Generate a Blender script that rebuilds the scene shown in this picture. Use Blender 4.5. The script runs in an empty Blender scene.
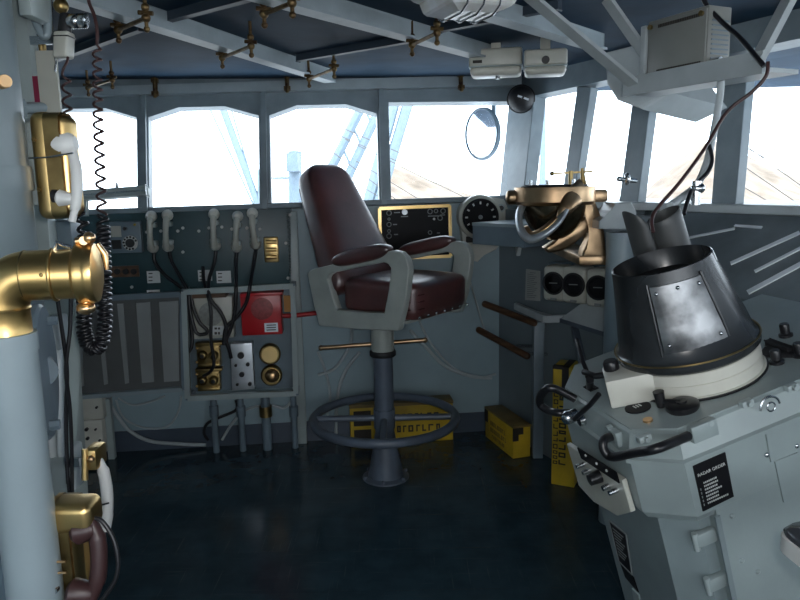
import bpy, bmesh, math, random
from mathutils import Vector as V, Matrix
random.seed(7)
SC = bpy.context.scene
COL = SC.collection
PI = math.pi

# ------------------------------------------------------------------ camera
PITCH, ROLL, FPX, CAMH = math.radians(9.5), math.radians(1.2), 700.0, 1.5
_f = V((0, math.cos(PITCH), -math.sin(PITCH)))
_u0 = V((0, math.sin(PITCH), math.cos(PITCH)))
_r0 = V((1, 0, 0))
CR = _r0 * math.cos(ROLL) - _u0 * math.sin(ROLL)
CU = _r0 * math.sin(ROLL) + _u0 * math.cos(ROLL)
CC = V((0, 0, CAMH))
cam = bpy.data.cameras.new('camera')
cam.sensor_width = 36.0
cam.lens = FPX / 800.0 * 36.0
cam.clip_start = 0.02
cam.clip_end = 500
camo = bpy.data.objects.new('camera', cam)
COL.objects.link(camo)
m = Matrix.Identity(4)
for i in range(3):
    m[i][0], m[i][1], m[i][2], m[i][3] = CR[i], CU[i], -_f[i], CC[i]
camo.matrix_world = m
SC.camera = camo

def ray(px, py):
    return _f + CR * ((px - 400) / FPX) + CU * ((300 - py) / FPX)
def at(px, py, t):                       # point seen at a pixel, t metres deep
    return CC + ray(px, py) * t
def atz(px, py, z):
    d = ray(px, py)
    return CC + d * ((z - CAMH) / d.z)

class Frame:
    def __init__(s, o, ux, uy, uz):
        s.M = Matrix.Identity(4)
        for i in range(3):
            s.M[i][0], s.M[i][1], s.M[i][2], s.M[i][3] = ux[i], uy[i], uz[i], o[i]
        s.I = s.M.inverted()
    def hit(s, px, py, ax, val):         # local point where the sight line meets local axis = val
        o = s.I @ CC
        d = s.I.to_3x3() @ ray(px, py)
        k = (val - o[ax]) / d[ax]
        return o + d * k
    def w(s, p):
        return s.M @ V(p)
WORLD = Frame((0, 0, 0), (1, 0, 0), (0, 1, 0), (0, 0, 1))

# ------------------------------------------------------------------ materials
def mat(name, col, rough=0.5, metal=0.0, var=0.06, scale=6.0, bump=0.0, bscale=40.0, spec=0.5, coat=0.0, col2=None, stretch=None, emit=None):
    m = bpy.data.materials.new(name)
    m.use_nodes = True
    nt = m.node_tree
    b = nt.nodes['Principled BSDF']
    b.inputs['Roughness'].default_value = rough
    b.inputs['Metallic'].default_value = metal
    b.inputs['Specular IOR Level'].default_value = spec
    if coat:
        b.inputs['Coat Weight'].default_value = coat
        b.inputs['Coat Roughness'].default_value = 0.36
    tc = nt.nodes.new('ShaderNodeTexCoord')
    mp = nt.nodes.new('ShaderNodeMapping')
    nt.links.new(tc.outputs['Object'], mp.inputs['Vector'])
    if stretch:
        mp.inputs['Scale'].default_value = stretch
    nz = nt.nodes.new('ShaderNodeTexNoise')
    nz.inputs['Scale'].default_value = scale
    nz.inputs['Detail'].default_value = 5
    nt.links.new(mp.outputs['Vector'], nz.inputs['Vector'])
    rp = nt.nodes.new('ShaderNodeValToRGB')
    c2 = col2 or tuple(max(0, c * (1 - 3 * var)) for c in col)
    c1 = tuple(min(1, c * (1 + var)) for c in col)
    rp.color_ramp.elements[0].position = 0.3
    rp.color_ramp.elements[1].position = 0.65
    rp.color_ramp.elements[0].color = (*c2, 1)
    rp.color_ramp.elements[1].color = (*c1, 1)
    nt.links.new(nz.outputs['Fac'], rp.inputs['Fac'])
    nt.links.new(rp.outputs['Color'], b.inputs['Base Color'])
    if bump:
        n2 = nt.nodes.new('ShaderNodeTexNoise')
        n2.inputs['Scale'].default_value = bscale
        n2.inputs['Detail'].default_value = 3
        nt.links.new(mp.outputs['Vector'], n2.inputs['Vector'])
        bp = nt.nodes.new('ShaderNodeBump')
        bp.inputs['Strength'].default_value = bump
        bp.inputs['Distance'].default_value = 0.01
        nt.links.new(n2.outputs['Fac'], bp.inputs['Height'])
        nt.links.new(bp.outputs['Normal'], b.inputs['Normal'])
    if emit:
        b.inputs['Emission Color'].default_value = (*emit[:3], 1)
        b.inputs['Emission Strength'].default_value = emit[3]
    return m

M = {}
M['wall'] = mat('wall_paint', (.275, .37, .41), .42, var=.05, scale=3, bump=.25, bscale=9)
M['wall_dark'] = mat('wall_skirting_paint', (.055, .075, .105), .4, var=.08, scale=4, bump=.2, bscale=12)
M['wall_shade'] = mat('bulkhead_painted_shade', (.17, .21, .235), .4, var=.05, scale=3, bump=.15, bscale=10)  # shade on the angled bulkhead put into a darker wall colour
M['frame'] = mat('window_frame_paint', (.215, .265, .295), .38, var=.06, scale=8, bump=.15, bscale=25)
M['beam'] = mat('deckhead_beam_paint', (.34, .40, .43), .4, var=.06, scale=8, bump=.1, bscale=30)
M['ceil'] = mat('deckhead_blue_paint', (.024, .050, .084), .6, var=.12, scale=3.0, bump=.2, bscale=6, spec=.06)
M['batten'] = mat('dark_batten', (.03, .045, .065), .45)
M['grey'] = mat('equipment_grey_paint', (.36, .42, .42), .36, var=.05, scale=5, bump=.05, bscale=60)
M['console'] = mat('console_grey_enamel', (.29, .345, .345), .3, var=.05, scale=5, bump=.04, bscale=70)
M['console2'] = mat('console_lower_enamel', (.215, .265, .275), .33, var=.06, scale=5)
M['pale'] = mat('pale_grey_paint', (.50, .55, .57), .35, var=.05, scale=6)
M['pipe'] = mat('pipe_blue_grey_paint', (.28, .345, .375), .3, var=.05, scale=4, bump=.08, bscale=30)
M['bluegrey'] = mat('blue_grey_paint', (.15, .20, .24), .38, var=.07, scale=5, bump=.1, bscale=20)
M['beige'] = mat('beige_enamel', (.50, .50, .44), .35, var=.05, scale=7)
M['cream'] = mat('cream_enamel', (.62, .61, .54), .33, var=.05, scale=7)
M['casing'] = mat('casing_blue_grey', (.20, .25, .27), .36, var=.06, scale=4, bump=.08, bscale=20)
M['strip'] = mat('strip_painted_reflection', (.72, .77, .82), .2, var=.03)  # pale colour stands in for sky reflected along the slanting panel
M['lens_sheen'] = mat('lens_painted_reflection', (.62, .66, .70), .08, var=.12, scale=9, spec=.8, col2=(.40, .36, .27))  # bluish white and yellowish reflections painted into the lens colour
M['white'] = mat('white_enamel', (.72, .72, .70), .3, var=.04)
M['card'] = mat('white_card', (.66, .68, .68), .6, var=.03)
M['paper'] = mat('typed_paper', (.45, .46, .44), .7, var=.03)
M['teal'] = mat('teal_panel_paint', (.028, .070, .082), .4, var=.12, scale=3)
M['black'] = mat('black_plastic', (.012, .012, .014), .3, var=.1)
M['blackmat'] = mat('matt_black', (.010, .010, .012), .6)
M['rubber'] = mat('hood_rubber', (.026, .029, .032), .26, var=.2, scale=5, spec=.6)
M['rubber2'] = mat('eyepiece_rubber', (.055, .058, .058), .42, var=.12, scale=6)
M['vinyl'] = mat('glossy_dark_vinyl', (.06, .065, .075), .12, var=.1, spec=.8)
M['void'] = mat('hood_inside', (.006, .006, .007), .7)
M['brass'] = mat('polished_brass', (.80, .57, .26), .33, 1.0, var=.06, scale=5, col2=(.60, .40, .15))
M['oldbrass'] = mat('tarnished_brass', (.36, .26, .11), .38, 1.0, var=.15, scale=9, col2=(.16, .11, .045))
M['rustbrass'] = mat('rusty_brass', (.17, .115, .05), .45, .8, var=.2, scale=30, col2=(.06, .03, .02))
M['bronze'] = mat('bronze_casting', (.50, .34, .20), .36, 1.0, var=.12, scale=7, col2=(.27, .175, .10))
M['bowl'] = mat('dark_bronze_bowl', (.12, .10, .065), .22, .9, var=.1)
M['copper'] = mat('copper_knob', (.72, .46, .24), .3, 1.0, var=.05)
M['steel'] = mat('bright_steel', (.62, .64, .66), .25, 1.0, var=.05)
M['alu'] = mat('aluminium_plate', (.60, .64, .68), .42, .7, var=.07, scale=10)
M['worn'] = mat('worn_metal_plate', (.24, .245, .25), .34, 1.0, var=.15, scale=16, bump=.2, bscale=14, col2=(.09, .092, .095))
M['leather'] = mat('maroon_leather', (.080, .023, .021), .40, var=.15, scale=8, bump=.06, bscale=60, spec=1.0, coat=.6)
M['leather2'] = mat('maroon_leather_welt', (.06, .016, .018), .4, var=.15)
M['chairgrey'] = mat('chair_frame_paint', (.34, .37, .345), .36, var=.06, scale=8, bump=.08, bscale=40)
M['column'] = mat('pedestal_blue_grey', (.10, .125, .165), .35, var=.1, scale=7, bump=.1, bscale=30)
M['red'] = mat('red_enamel', (.50, .015, .02), .32, var=.07)
M['redmesh'] = mat('speaker_red', (.36, .07, .07), .5, var=.12, scale=60)
M['yellow'] = mat('yellow_paint', (.62, .42, .03), .5, var=.1, scale=6)
M['yellow2'] = mat('worn_lid_yellow', (.22, .15, .05), .6, var=.15, scale=7)
M['stripeA'] = mat('heater_dark_slat', (.10, .105, .105), .5, var=.05)
M['stripeB'] = mat('heater_light_slat', (.27, .285, .285), .5, var=.04)
M['cable'] = mat('black_cable', (.012, .012, .015), .35)
M['browncord'] = mat('brown_cord', (.05, .022, .022), .4)
M['greycable'] = mat('grey_cable', (.44, .49, .50), .5)
M['wood'] = mat('varnished_wood', (.10, .05, .025), .35, var=.2, scale=9, stretch=(1, 1, 6))
M['amber'] = mat('orange_label', (.55, .25, .04), .5)
M['dial'] = mat('dial_black', (.008, .008, .010), .5, spec=.15)
M['mark'] = mat('pale_marks', (.55, .56, .54), .5)
M['dimmark'] = mat('faint_marks', (.22, .24, .24), .5)
M['ink'] = mat('dark_ink', (.03, .025, .02), .6)
M['mesh'] = mat('speaker_grey', (.30, .31, .29), .55, var=.1, scale=70)
M['maroon'] = mat('maroon_edge', (.25, .02, .06), .5)
M['shelfgrey'] = mat('shelf_grey_paint', (.40, .44, .45), .35, var=.05, scale=8)
M['boxgrey'] = mat('instrument_box_paint', (.225, .23, .215), .4, var=.04)
M['slant'] = mat('slanted_panel_paint', (.15, .18, .20), .3, var=.12, scale=5)
# outside
M['hill'] = mat('dry_hillside', (.24, .185, .14), .9, var=.2, scale=.35, col2=(.13, .095, .065))
M['crane'] = mat('pale_blue_steel', (.165, .22, .27), .6, var=.04)
M['wire'] = mat('rigging_wire', (.10, .09, .085), .6)
M['quay'] = mat('quay_concrete', (.27, .26, .25), .8)

def glass_mat(name, tint=(.95, .98, 1.0), gl=.05):
    m = bpy.data.materials.new(name)
    m.use_nodes = True
    nt = m.node_tree
    nt.nodes.clear()
    o = nt.nodes.new('ShaderNodeOutputMaterial')
    mx = nt.nodes.new('ShaderNodeMixShader')
    t = nt.nodes.new('ShaderNodeBsdfTransparent')
    g = nt.nodes.new('ShaderNodeBsdfGlossy')
    t.inputs['Color'].default_value = (*tint, 1)
    g.inputs['Roughness'].default_value = .02
    mx.inputs[0].default_value = gl
    nt.links.new(t.outputs[0], mx.inputs[1]); nt.links.new(g.outputs[0], mx.inputs[2])
    nt.links.new(mx.outputs[0], o.inputs[0])
    return m
M['glass'] = glass_mat('window_glass')
m = mat('mirror_glass', (.80, .84, .88), .06, 1.0, var=.0); M['mirror'] = m

def floor_mat():
    m = mat('dark_deck_tiles', (.028, .056, .075), .17, var=.08, scale=9, spec=.35)
    nt = m.node_tree
    b = nt.nodes['Principled BSDF']
    tc = nt.nodes.new('ShaderNodeTexCoord')
    src = b.inputs['Base Color'].links[0].from_socket
    prev = src
    for sc_ in ((90, 2.2, 1), (2.2, 90, 1)):               # fine pale scuffs in both directions
        mp = nt.nodes.new('ShaderNodeMapping')
        mp.inputs['Scale'].default_value = sc_
        nz = nt.nodes.new('ShaderNodeTexNoise')
        nz.inputs['Scale'].default_value = 1.6
        nz.inputs['Detail'].default_value = 3
        rp = nt.nodes.new('ShaderNodeValToRGB')
        rp.color_ramp.elements[0].position = .66
        rp.color_ramp.elements[1].position = .80
        mx = nt.nodes.new('ShaderNodeMix')
        mx.data_type = 'RGBA'
        nt.links.new(tc.outputs['Object'], mp.inputs['Vector'])
        nt.links.new(mp.outputs[0], nz.inputs['Vector'])
        nt.links.new(nz.outputs['Fac'], rp.inputs['Fac'])
        nt.links.new(rp.outputs['Color'], mx.inputs['Factor'])
        nt.links.new(prev, mx.inputs[6])
        mx.inputs[7].default_value = (.085, .12, .135, 1)
        prev = mx.outputs[2]
    nt.links.new(prev, b.inputs['Base Color'])
    # shallow tile joints
    br = nt.nodes.new('ShaderNodeTexBrick')
    br.offset = 0
    br.inputs['Scale'].default_value = 1
    br.inputs['Brick Width'].default_value = .3
    br.inputs['Row Height'].default_value = .3
    br.inputs['Mortar Size'].default_value = .003
    nt.links.new(tc.outputs['Object'], br.inputs['Vector'])
    bp = nt.nodes.new('ShaderNodeBump')
    bp.invert = True
    bp.inputs['Strength'].default_value = .35
    bp.inputs['Distance'].default_value = .004
    nt.links.new(br.outputs['Fac'], bp.inputs['Height'])
    n3 = nt.nodes.new('ShaderNodeTexNoise'); n3.inputs['Scale'].default_value = 5
    nt.links.new(tc.outputs['Object'], n3.inputs['Vector'])
    b2 = nt.nodes.new('ShaderNodeBump'); b2.inputs['Strength'].default_value = .15; b2.inputs['Distance'].default_value = .01
    nt.links.new(n3.outputs['Fac'], b2.inputs['Height'])
    nt.links.new(bp.outputs['Normal'], b2.inputs['Normal'])
    nt.links.new(b2.outputs['Normal'], b.inputs['Normal'])
    return m
M['floor'] = floor_mat()

# ------------------------------------------------------------------ mesh helpers
def basis(axis):
    a = V(axis).normalized()
    t = V((0, 0, 1)) if abs(a.z) < .9 else V((1, 0, 0))
    x = t.cross(a).normalized()
    return x, a.cross(x), a

class MB:
    def __init__(s, F=WORLD):
        s.b = bmesh.new(); s.F = F
    def box(s, x0, x1, y0, y1, z0, z1, b=0, seg=2):
        r = bmesh.ops.create_cube(s.b, size=1)['verts']
        for v in r:
            v.co = V(((x0 + x1) / 2 + v.co.x * (x1 - x0), (y0 + y1) / 2 + v.co.y * (y1 - y0), (z0 + z1) / 2 + v.co.z * (z1 - z0)))
        if b:
            es = list({e for v in r for e in v.link_edges})
            bmesh.ops.bevel(s.b, geom=es, offset=b, segments=seg, affect='EDGES', profile=.5)
        return s
    def obox(s, c, size, ax=None, b=0, seg=2):     # ax: three axis vectors
        ax = ax or (V((1, 0, 0)), V((0, 1, 0)), V((0, 0, 1)))
        r = bmesh.ops.create_cube(s.b, size=1)['verts']
        c = V(c)
        for v in r:
            q = v.co.copy()
            v.co = c + ax[0] * (q.x * size[0]) + ax[1] * (q.y * size[1]) + ax[2] * (q.z * size[2])
        if b:
            es = list({e for v in r for e in v.link_edges})
            bmesh.ops.bevel(s.b, geom=es, offset=b, segments=seg, affect='EDGES', profile=.5)
        return s
    def bar(s, p0, p1, w, h, up=(0, 0, 1), b=0):
        p0, p1 = V(p0), V(p1)
        d = (p1 - p0); L = d.length; d.normalize()
        sx = d.cross(V(up)).normalized(); su = sx.cross(d)
        return s.obox((p0 + p1) / 2, (L, w, h), (d, sx, su), b)
    def rings(s, rs, cap=True, closed=False):
        vs = [[s.b.verts.new(p) for p in r] for r in rs]
        n = len(vs[0])
        rng = range(len(vs) if closed else len(vs) - 1)
        for i in rng:
            a, c = vs[i], vs[(i + 1) % len(vs)]
            for j in range(n):
                try: s.b.faces.new((a[j], a[(j + 1) % n], c[(j + 1) % n], c[j]))
                except ValueError: pass
        if cap and not closed:
            for r in (vs[0], vs[-1]):
                try: s.b.faces.new(r)
                except ValueError: pass
        return s
    def lathe(s, prof, o, axis=(0, 0, 1), seg=24, cap=True):     # prof: (radius, height)
        x, y, a = basis(axis); o = V(o)
        rs = []
        for r, h in prof:
            r = max(r, 1e-4)
            rs.append([o + a * h + x * (r * math.cos(2 * PI * k / seg)) + y * (r * math.sin(2 * PI * k / seg)) for k in range(seg)])
        return s.rings(rs, cap)
    def cyl(s, p0, p1, r0, r1=None, seg=16):
        p0, p1 = V(p0), V(p1)
        return s.lathe([(r0, 0), (r0 if r1 is None else r1, (p1 - p0).length)], p0, p1 - p0, seg)
    def tube(s, pts, r, seg=8, closed=False):
        pts = [V(p) for p in pts]
        n = len(pts)
        tang = []
        for i in range(n):
            a = pts[(i - 1) % n] if (closed or i > 0) else pts[i]
            c = pts[(i + 1) % n] if (closed or i < n - 1) else pts[i]
            d = (c - a)
            tang.append(d.normalized() if d.length > 1e-9 else V((0, 0, 1)))
        x, y, _ = basis(tang[0])
        rs = []
        for i in range(n):
            t = tang[i]
            x = (x - t * x.dot(t))
            x = x.normalized() if x.length > 1e-6 else basis(t)[0]
            y = t.cross(x)
            rr = r[i] if isinstance(r, (list, tuple)) else r
            rs.append([pts[i] + x * (rr * math.cos(2 * PI * k / seg)) + y * (rr * math.sin(2 * PI * k / seg)) for k in range(seg)])
        return s.rings(rs, True, closed)
    def torus(s, c, axis, R, r, seg=40, rs=10):
        x, y, a = basis(axis); c = V(c)
        return s.tube([c + x * (R * math.cos(2 * PI * k / seg)) + y * (R * math.sin(2 * PI * k / seg)) for k in range(seg)], r, rs, True)
    def sph(s, c, r, sc=(1, 1, 1), seg=16):
        v = bmesh.ops.create_uvsphere(s.b, u_segments=seg, v_segments=max(6, seg // 2), radius=1)['verts']
        for q in v:
            q.co = V((c[0] + q.co.x * r * sc[0], c[1] + q.co.y * r * sc[1], c[2] + q.co.z * r * sc[2]))
        return s
    def prism(s, pts, vec, b=0):
        pts = [V(p) for p in pts]; vec = V(vec)
        lo = [s.b.verts.new(p) for p in pts]
        hi = [s.b.verts.new(p + vec) for p in pts]
        n = len(pts)
        f = [s.b.faces.new(lo), s.b.faces.new(hi)]
        for i in range(n):
            f.append(s.b.faces.new((lo[i], lo[(i + 1) % n], hi[(i + 1) % n], hi[i])))
        if b:
            es = list({e for g in f[:2] for e in g.edges})
            bmesh.ops.bevel(s.b, geom=es, offset=b, segments=2, affect='EDGES', profile=.5)
        return s
    def holed(s, outer, inner, vec):       # plate with one opening; outer and inner have equal counts
        vec = V(vec)
        O = [V(p) for p in outer]; I = [V(p) for p in inner]
        n = len(O)
        A = [s.b.verts.new(p) for p in O]; B = [s.b.verts.new(p) for p in I]
        A2 = [s.b.verts.new(p + vec) for p in O]; B2 = [s.b.verts.new(p + vec) for p in I]
        for i in range(n):
            j = (i + 1) % n
            s.b.faces.new((A[i], A[j], B[j], B[i])); s.b.faces.new((A2[i], B2[i], B2[j], A2[j]))
            s.b.faces.new((A[i], A2[i], A2[j], A[j])); s.b.faces.new((B[i], B[j], B2[j], B2[i]))
        return s

WM = {}
def fin(name, mb, material, parent=None, base=None, smooth=40, bevel=0, subsurf=0, keep=False):
    G = mb.F.M
    b = mb.b
    bmesh.ops.remove_doubles(b, verts=b.verts, dist=1e-6)
    bmesh.ops.recalc_face_normals(b, faces=b.faces)
    b.transform(G)
    if parent is not None:
        W = WM[parent]
    elif base is not None:
        W = base
    else:
        xs = [v.co for v in b.verts]
        lo = V([min(c[i] for c in xs) for i in range(3)]); hi = V([max(c[i] for c in xs) for i in range(3)])
        W = Matrix.Translation(((lo.x + hi.x) / 2, (lo.y + hi.y) / 2, lo.z))
    b.transform(W.inverted())
    me = bpy.data.meshes.new(name)
    b.to_mesh(me); b.free()
    me.materials.append(M[material] if isinstance(material, str) else material)
    if smooth:
        for p in me.polygons: p.use_smooth = True
        me.set_sharp_from_angle(angle=math.radians(smooth))
    o = bpy.data.objects.new(name, me)
    COL.objects.link(o)
    if parent is not None: o.parent = parent
    else: o.matrix_world = W
    WM[o] = W
    if bevel:
        md = o.modifiers.new('bevel', 'BEVEL'); md.width = bevel; md.segments = 2; md.limit_method = 'ANGLE'; md.angle_limit = math.radians(40)
    if subsurf:
        md = o.modifiers.new('subdivision', 'SUBSURF'); md.levels = subsurf; md.render_levels = subsurf
    return o
def tag(o, label, cat, group=None, kind=None):
    o['label'] = label; o['category'] = cat
    if group: o['group'] = group
    if kind: o['kind'] = kind
    return o
def thing(name, label, cat, loc, F=WORLD, group=None):      # loc in frame coordinates
    o = bpy.data.objects.new(name, None)
    o.empty_display_size = .05
    COL.objects.link(o)
    W = F.M @ Matrix.Translation(V(loc))
    o.matrix_world = W
    WM[o] = W
    return tag(o, label, cat, group)
def struct(o):
    o['kind'] = 'structure'; return o
def dup(root, W, label, group=None):
    r = root.copy(); COL.objects.link(r); r.matrix_world = W; WM[r] = W
    r['label'] = label
    if group: r['group'] = group
    for ch in list(root.children):
        c = ch.copy(); COL.objects.link(c); c.parent = r
        for g in list(ch.children):
            d = g.copy(); COL.objects.link(d); d.parent = c
    return r
def smoothpath(pts, n=8, closed=False):      # Catmull-Rom
    pts = [V(p) for p in pts]
    out = []
    N = len(pts)
    rng = range(N if closed else N - 1)
    for i in rng:
        g = lambda k: pts[k % N] if closed else pts[max(0, min(N - 1, k))]
        p0, p1, p2, p3 = g(i - 1), g(i), g(i + 1), g(i + 2)
        for k in range(n):
            t = k / n
            out.append(.5 * ((2 * p1) + (p2 - p0) * t + (2 * p0 - 5 * p1 + 4 * p2 - p3) * t * t + (3 * p1 - p0 - 3 * p2 + p3) * t ** 3))
    if not closed: out.append(pts[-1])
    return out
def text(name, s, F, o, ux, uz, size, material, parent, depth=.0008):
    cu = bpy.data.curves.new(name, 'FONT')
    cu.body = s; cu.size = size; cu.extrude = depth; cu.align_x = 'LEFT'
    t = bpy.data.objects.new(name, cu); COL.objects.link(t)
    dg = bpy.context.evaluated_depsgraph_get()
    me = bpy.data.meshes.new_from_object(t.evaluated_get(dg))
    bpy.data.objects.remove(t)
    ux, uz = V(ux).normalized(), V(uz).normalized()
    nn = ux.cross(uz)
    T = Matrix.Identity(4)
    o = V(o)
    for i in range(3):
        T[i][0], T[i][1], T[i][2], T[i][3] = ux[i], uz[i], nn[i], o[i]
    me.transform(WM[parent].inverted() @ F.M @ T)
    me.materials.clear(); me.materials.append(M[material])
    ob = bpy.data.objects.new(name, me); COL.objects.link(ob); ob.parent = parent
    WM[ob] = WM[parent]
    return ob
# ------------------------------------------------------------------ wall frames
UP = V((0, 0, 1))
A0, B0 = atz(110, 452, 0), atz(478, 431, 0)
uF = (B0 - A0).normalized(); nF = V((-uF.y, uF.x, 0))
FW = Frame(A0, uF, nF, UP)                           # front bulkhead, local y runs into the wall
TILT = math.radians(9)
s0 = FW.hit(300, 206, 1, 0)
SILLZ = s0.z
FU = Frame(FW.w((0, 0, SILLZ)), uF, nF * math.cos(TILT) - UP * math.sin(TILT), UP * math.cos(TILT) + nF * math.sin(TILT))
uC = FW.hit(516, 195, 1, 0).x                         # corner
C0 = FW.w((uC, 0, 0))
E0 = V((1.43, 2.50, 0))
uR = (E0 - C0).normalized(); nR = V((-uR.y, uR.x, 0))
FR = Frame(C0, uR, nR, UP)                            # right window wall, u runs towards the viewer
SILLR = SILLZ + .01
FRU = Frame(C0 + V((0, 0, SILLR)), uR, nR * math.cos(TILT) - UP * math.sin(TILT), UP * math.cos(TILT) + nR * math.sin(TILT))
CEILZ = 2.085
RLEN = 5.4

def poly(F, pts, d=0):                                # pixels -> points on the plane local y = -d
    return [F.hit(x, y, 1, -d) for x, y in pts]

# ---- floor and deckhead
mb = MB(); mb.box(-2.6, 4.6, -1.7, 4.7, -.06, 0)
struct(fin('floor', mb, 'floor', smooth=0))
mb = MB(); mb.box(-2.6, 4.6, -1.7, 4.9, CEILZ, CEILZ + .05)
struct(fin('ceiling', mb, 'ceil', smooth=0))
# ---- front bulkhead below the windows
uL = FW.hit(48, 300, 1, 0).x - .25
uD = FW.hit(499, 330, 1, 0).x                          # where the angled bulkhead leaves the front one
mb = MB(FW); mb.box(uL, uC + .3, 0, .08, -.02, SILLZ)
wf = struct(fin('wall_front', mb, 'wall', smooth=0))
band = FW.hit(200, 427, 1, 0).z
mb = MB(FW); mb.box(uL, uD, -.006, .0, 0, band)
struct(fin('baseboard_front', mb, 'wall_dark', smooth=0))
# ---- angled bulkhead on the right, under the side windows
P1 = FW.w((uD, 0, 0)); P2 = atz(539, 456, 0) + V((.03, .02, 0))
uA = (P2 - P1).normalized(); nA = V((-uA.y, uA.x, 0))
FA = Frame(P1, uA, nA, UP)
LA = (P2 - P1).length
LX = (.36 - (P1 - C0).dot(nR)) / uA.dot(nR)            # where it meets the side bulkhead
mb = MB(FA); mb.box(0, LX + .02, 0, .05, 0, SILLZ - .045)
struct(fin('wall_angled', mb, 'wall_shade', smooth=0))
# lower side wall from there towards the viewer
REC = .36
mb = MB(FR); mb.box(.0, RLEN, REC, REC + .06, 0, SILLR - .036)
struct(fin('wall_right', mb, 'wall', smooth=0))
# ---- left and rear bulkheads (mostly out of view)
PL = FW.w((uL + .06, 0, 0)); PL2 = V((-1.12, .4, 0))
d = (PL2 - PL).normalized(); nl = V((d.y, -d.x, 0))
mb = MB(); q = [PL, PL2, PL2 + nl * .08, PL + nl * .08]; mb.prism([p + V((0, 0, 0)) for p in q], (0, 0, CEILZ))
struct(fin('wall_left', mb, 'wall', smooth=0))
mb = MB(); mb.prism([PL2, PL2 + V((0, -2.0, 0)), PL2 + V((-.08, -2.0, 0)), PL2 + V((-.08, 0, 0))], (0, 0, CEILZ))
struct(fin('wall_aft_left', mb, 'wall', smooth=0))
mb = MB()
mb.box(-1.2, 4.4, -1.68, -1.6, 0, .95); mb.box(-1.2, 4.4, -1.68, -1.6, 1.9, CEILZ)  # unseen window openings, added so sky light reaches the front bulkhead
for x in (-1.2, -.2, .8, 1.8, 2.8, 3.8): mb.box(x, x + .14, -1.68, -1.6, .95, 1.9)
struct(fin('wall_rear', mb, 'wall', smooth=0))

# ---- front window band
T0, T1 = .035, -.05           # towards viewer / away
hdr = [(40, 72), (300, 66), (524, 60), (519, 88), (513, 103), (388, 104), (378, 106), (376, 115), (346, 106), (297, 107), (270, 117), (259, 117), (226, 108), (180, 109), (150, 119), (138, 119), (108, 110), (40, 111)]
mb = MB(FU); pp = poly(FU, hdr)
mb.prism([p + V((0, -T0, 0)) for p in pp], (0, T0 - T1, 0))
struct(fin('wall_front_header', mb, 'frame', smooth=0))
def post(name, F, quad, d0=T0, d1=T1, m_='frame', extra=0):
    mb = MB(F); pp = poly(F, quad)
    mb.prism([p + V((0, -d0, 0)) for p in pp], (0, d0 - d1, 0), b=.004)
    return struct(fin(name, mb, m_, smooth=0))
fposts = [[(138, 112), (150, 112), (151, 213), (139, 213)],
          [(259, 110), (270, 110), (272, 209), (260, 209)],
          [(376, 100), (388, 100), (391, 205), (379, 206)]]
for k, q in enumerate(fposts): post('trim_%d' % (k + 1), FU, q)
# narrow standing ribs on the posts, from window head to deckhead
for k, (a, b_) in enumerate([((143, 92), (145, 211)), ((263, 90), (265, 209)), ((381, 88), (384, 205))]):
    mb = MB(FU); p0 = FU.hit(*a, 1, -.05); p1 = FU.hit(*b_, 1, -.05)
    mb.bar(p0, p1, .028, .03, (0, 1, 0))
    struct(fin('trim_%d' % (k + 4), mb, 'frame', smooth=0))
# sill rail along the front, and pale channel under the deckhead
a, b_ = FU.hit(40, 212, 1, 0), FU.hit(516, 196, 1, 0)
mb = MB(FU); mb.prism([(a.x, -.05, a.z - .03), (b_.x, -.05, b_.z - .03), (b_.x, -.05, b_.z), (a.x, -.05, a.z)], (0, .10, 0), b=.005)
struct(fin('trim_7', mb, 'frame', smooth=0))
pc = [(40, 88), (300, 80), (522, 74), (522, 85), (300, 90), (40, 97)]
mb = MB(FU); pp = poly(FU, pc, .075)
mb.prism(pp, (0, .06, 0), b=.003)
struct(fin('trim_8', mb, 'beam', smooth=0))
mb = MB(FU); pp = poly(FU, [(-120, 92), (53, 84), (53, 216), (-120, 222)])
mb.prism([p + V((0, -T0, 0)) for p in pp], (0, T0 - T1, 0))
struct(fin('wall_front_left', mb, 'frame', smooth=0))
# panes
wins = [[(52, 108), (108, 108), (142, 118), (143, 212), (52, 214)],
        [(146, 118), (180, 105), (226, 105), (263, 116), (265, 211), (146, 212)],
        [(266, 116), (297, 104), (346, 103), (380, 114), (383, 207), (267, 209)],
        [(384, 101), (518, 98), (512, 198), (386, 206)]]
def window(n, F, q, r=.010, inset=None):
    pp = poly(F, q, -.035)
    c = sum(pp, V()) / len(pp)
    mb = MB(F); mb.tube(pp, .012, 6, True)
    w = struct(fin('window_%d' % n, mb, 'frame'))
    mb = MB(F); mb.prism([p + V((0, -.002, 0)) for p in pp], (0, .004, 0))
    fin('pane', mb, 'glass', w, smooth=0)
    return w
for k, q in enumerate(wins): window(k + 1, FU, q)

# ---- right window band (posts lean outwards with the glass)
post('trim_9', FRU, [(516, 80), (541, 80), (528, 200), (504, 199)], .035, -.05)
rp = [[(580, 88), (594, 88), (575, 210), (563, 210)],
      [(641, 60), (659, 60), (639, 218), (620, 218)],
      [(726, 58), (752, 58), (737, 224), (713, 224)]]
for k, q in enumerate(rp): post('trim_%d' % (10 + k), FRU, q, .02, -.03)
wt0 = FRU.hit(560, 93, 1, 0); wt1 = FRU.hit(800, 42, 1, 0)
sl = (wt1.z - wt0.z) / (wt1.x - wt0.x)
wtop = (wt0.z + wt1.z) / 2
ctop = (CEILZ - SILLR) / math.cos(TILT) + .01
mb = MB(FRU); mb.prism([(-.05, -.035, wt0.z), (wt1.x, -.035, wt1.z), (RLEN, -.035, wt1.z), (RLEN, -.035, ctop), (-.05, -.035, ctop)], (0, .08, 0))
struct(fin('wall_right_header', mb, 'frame', smooth=0))
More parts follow.
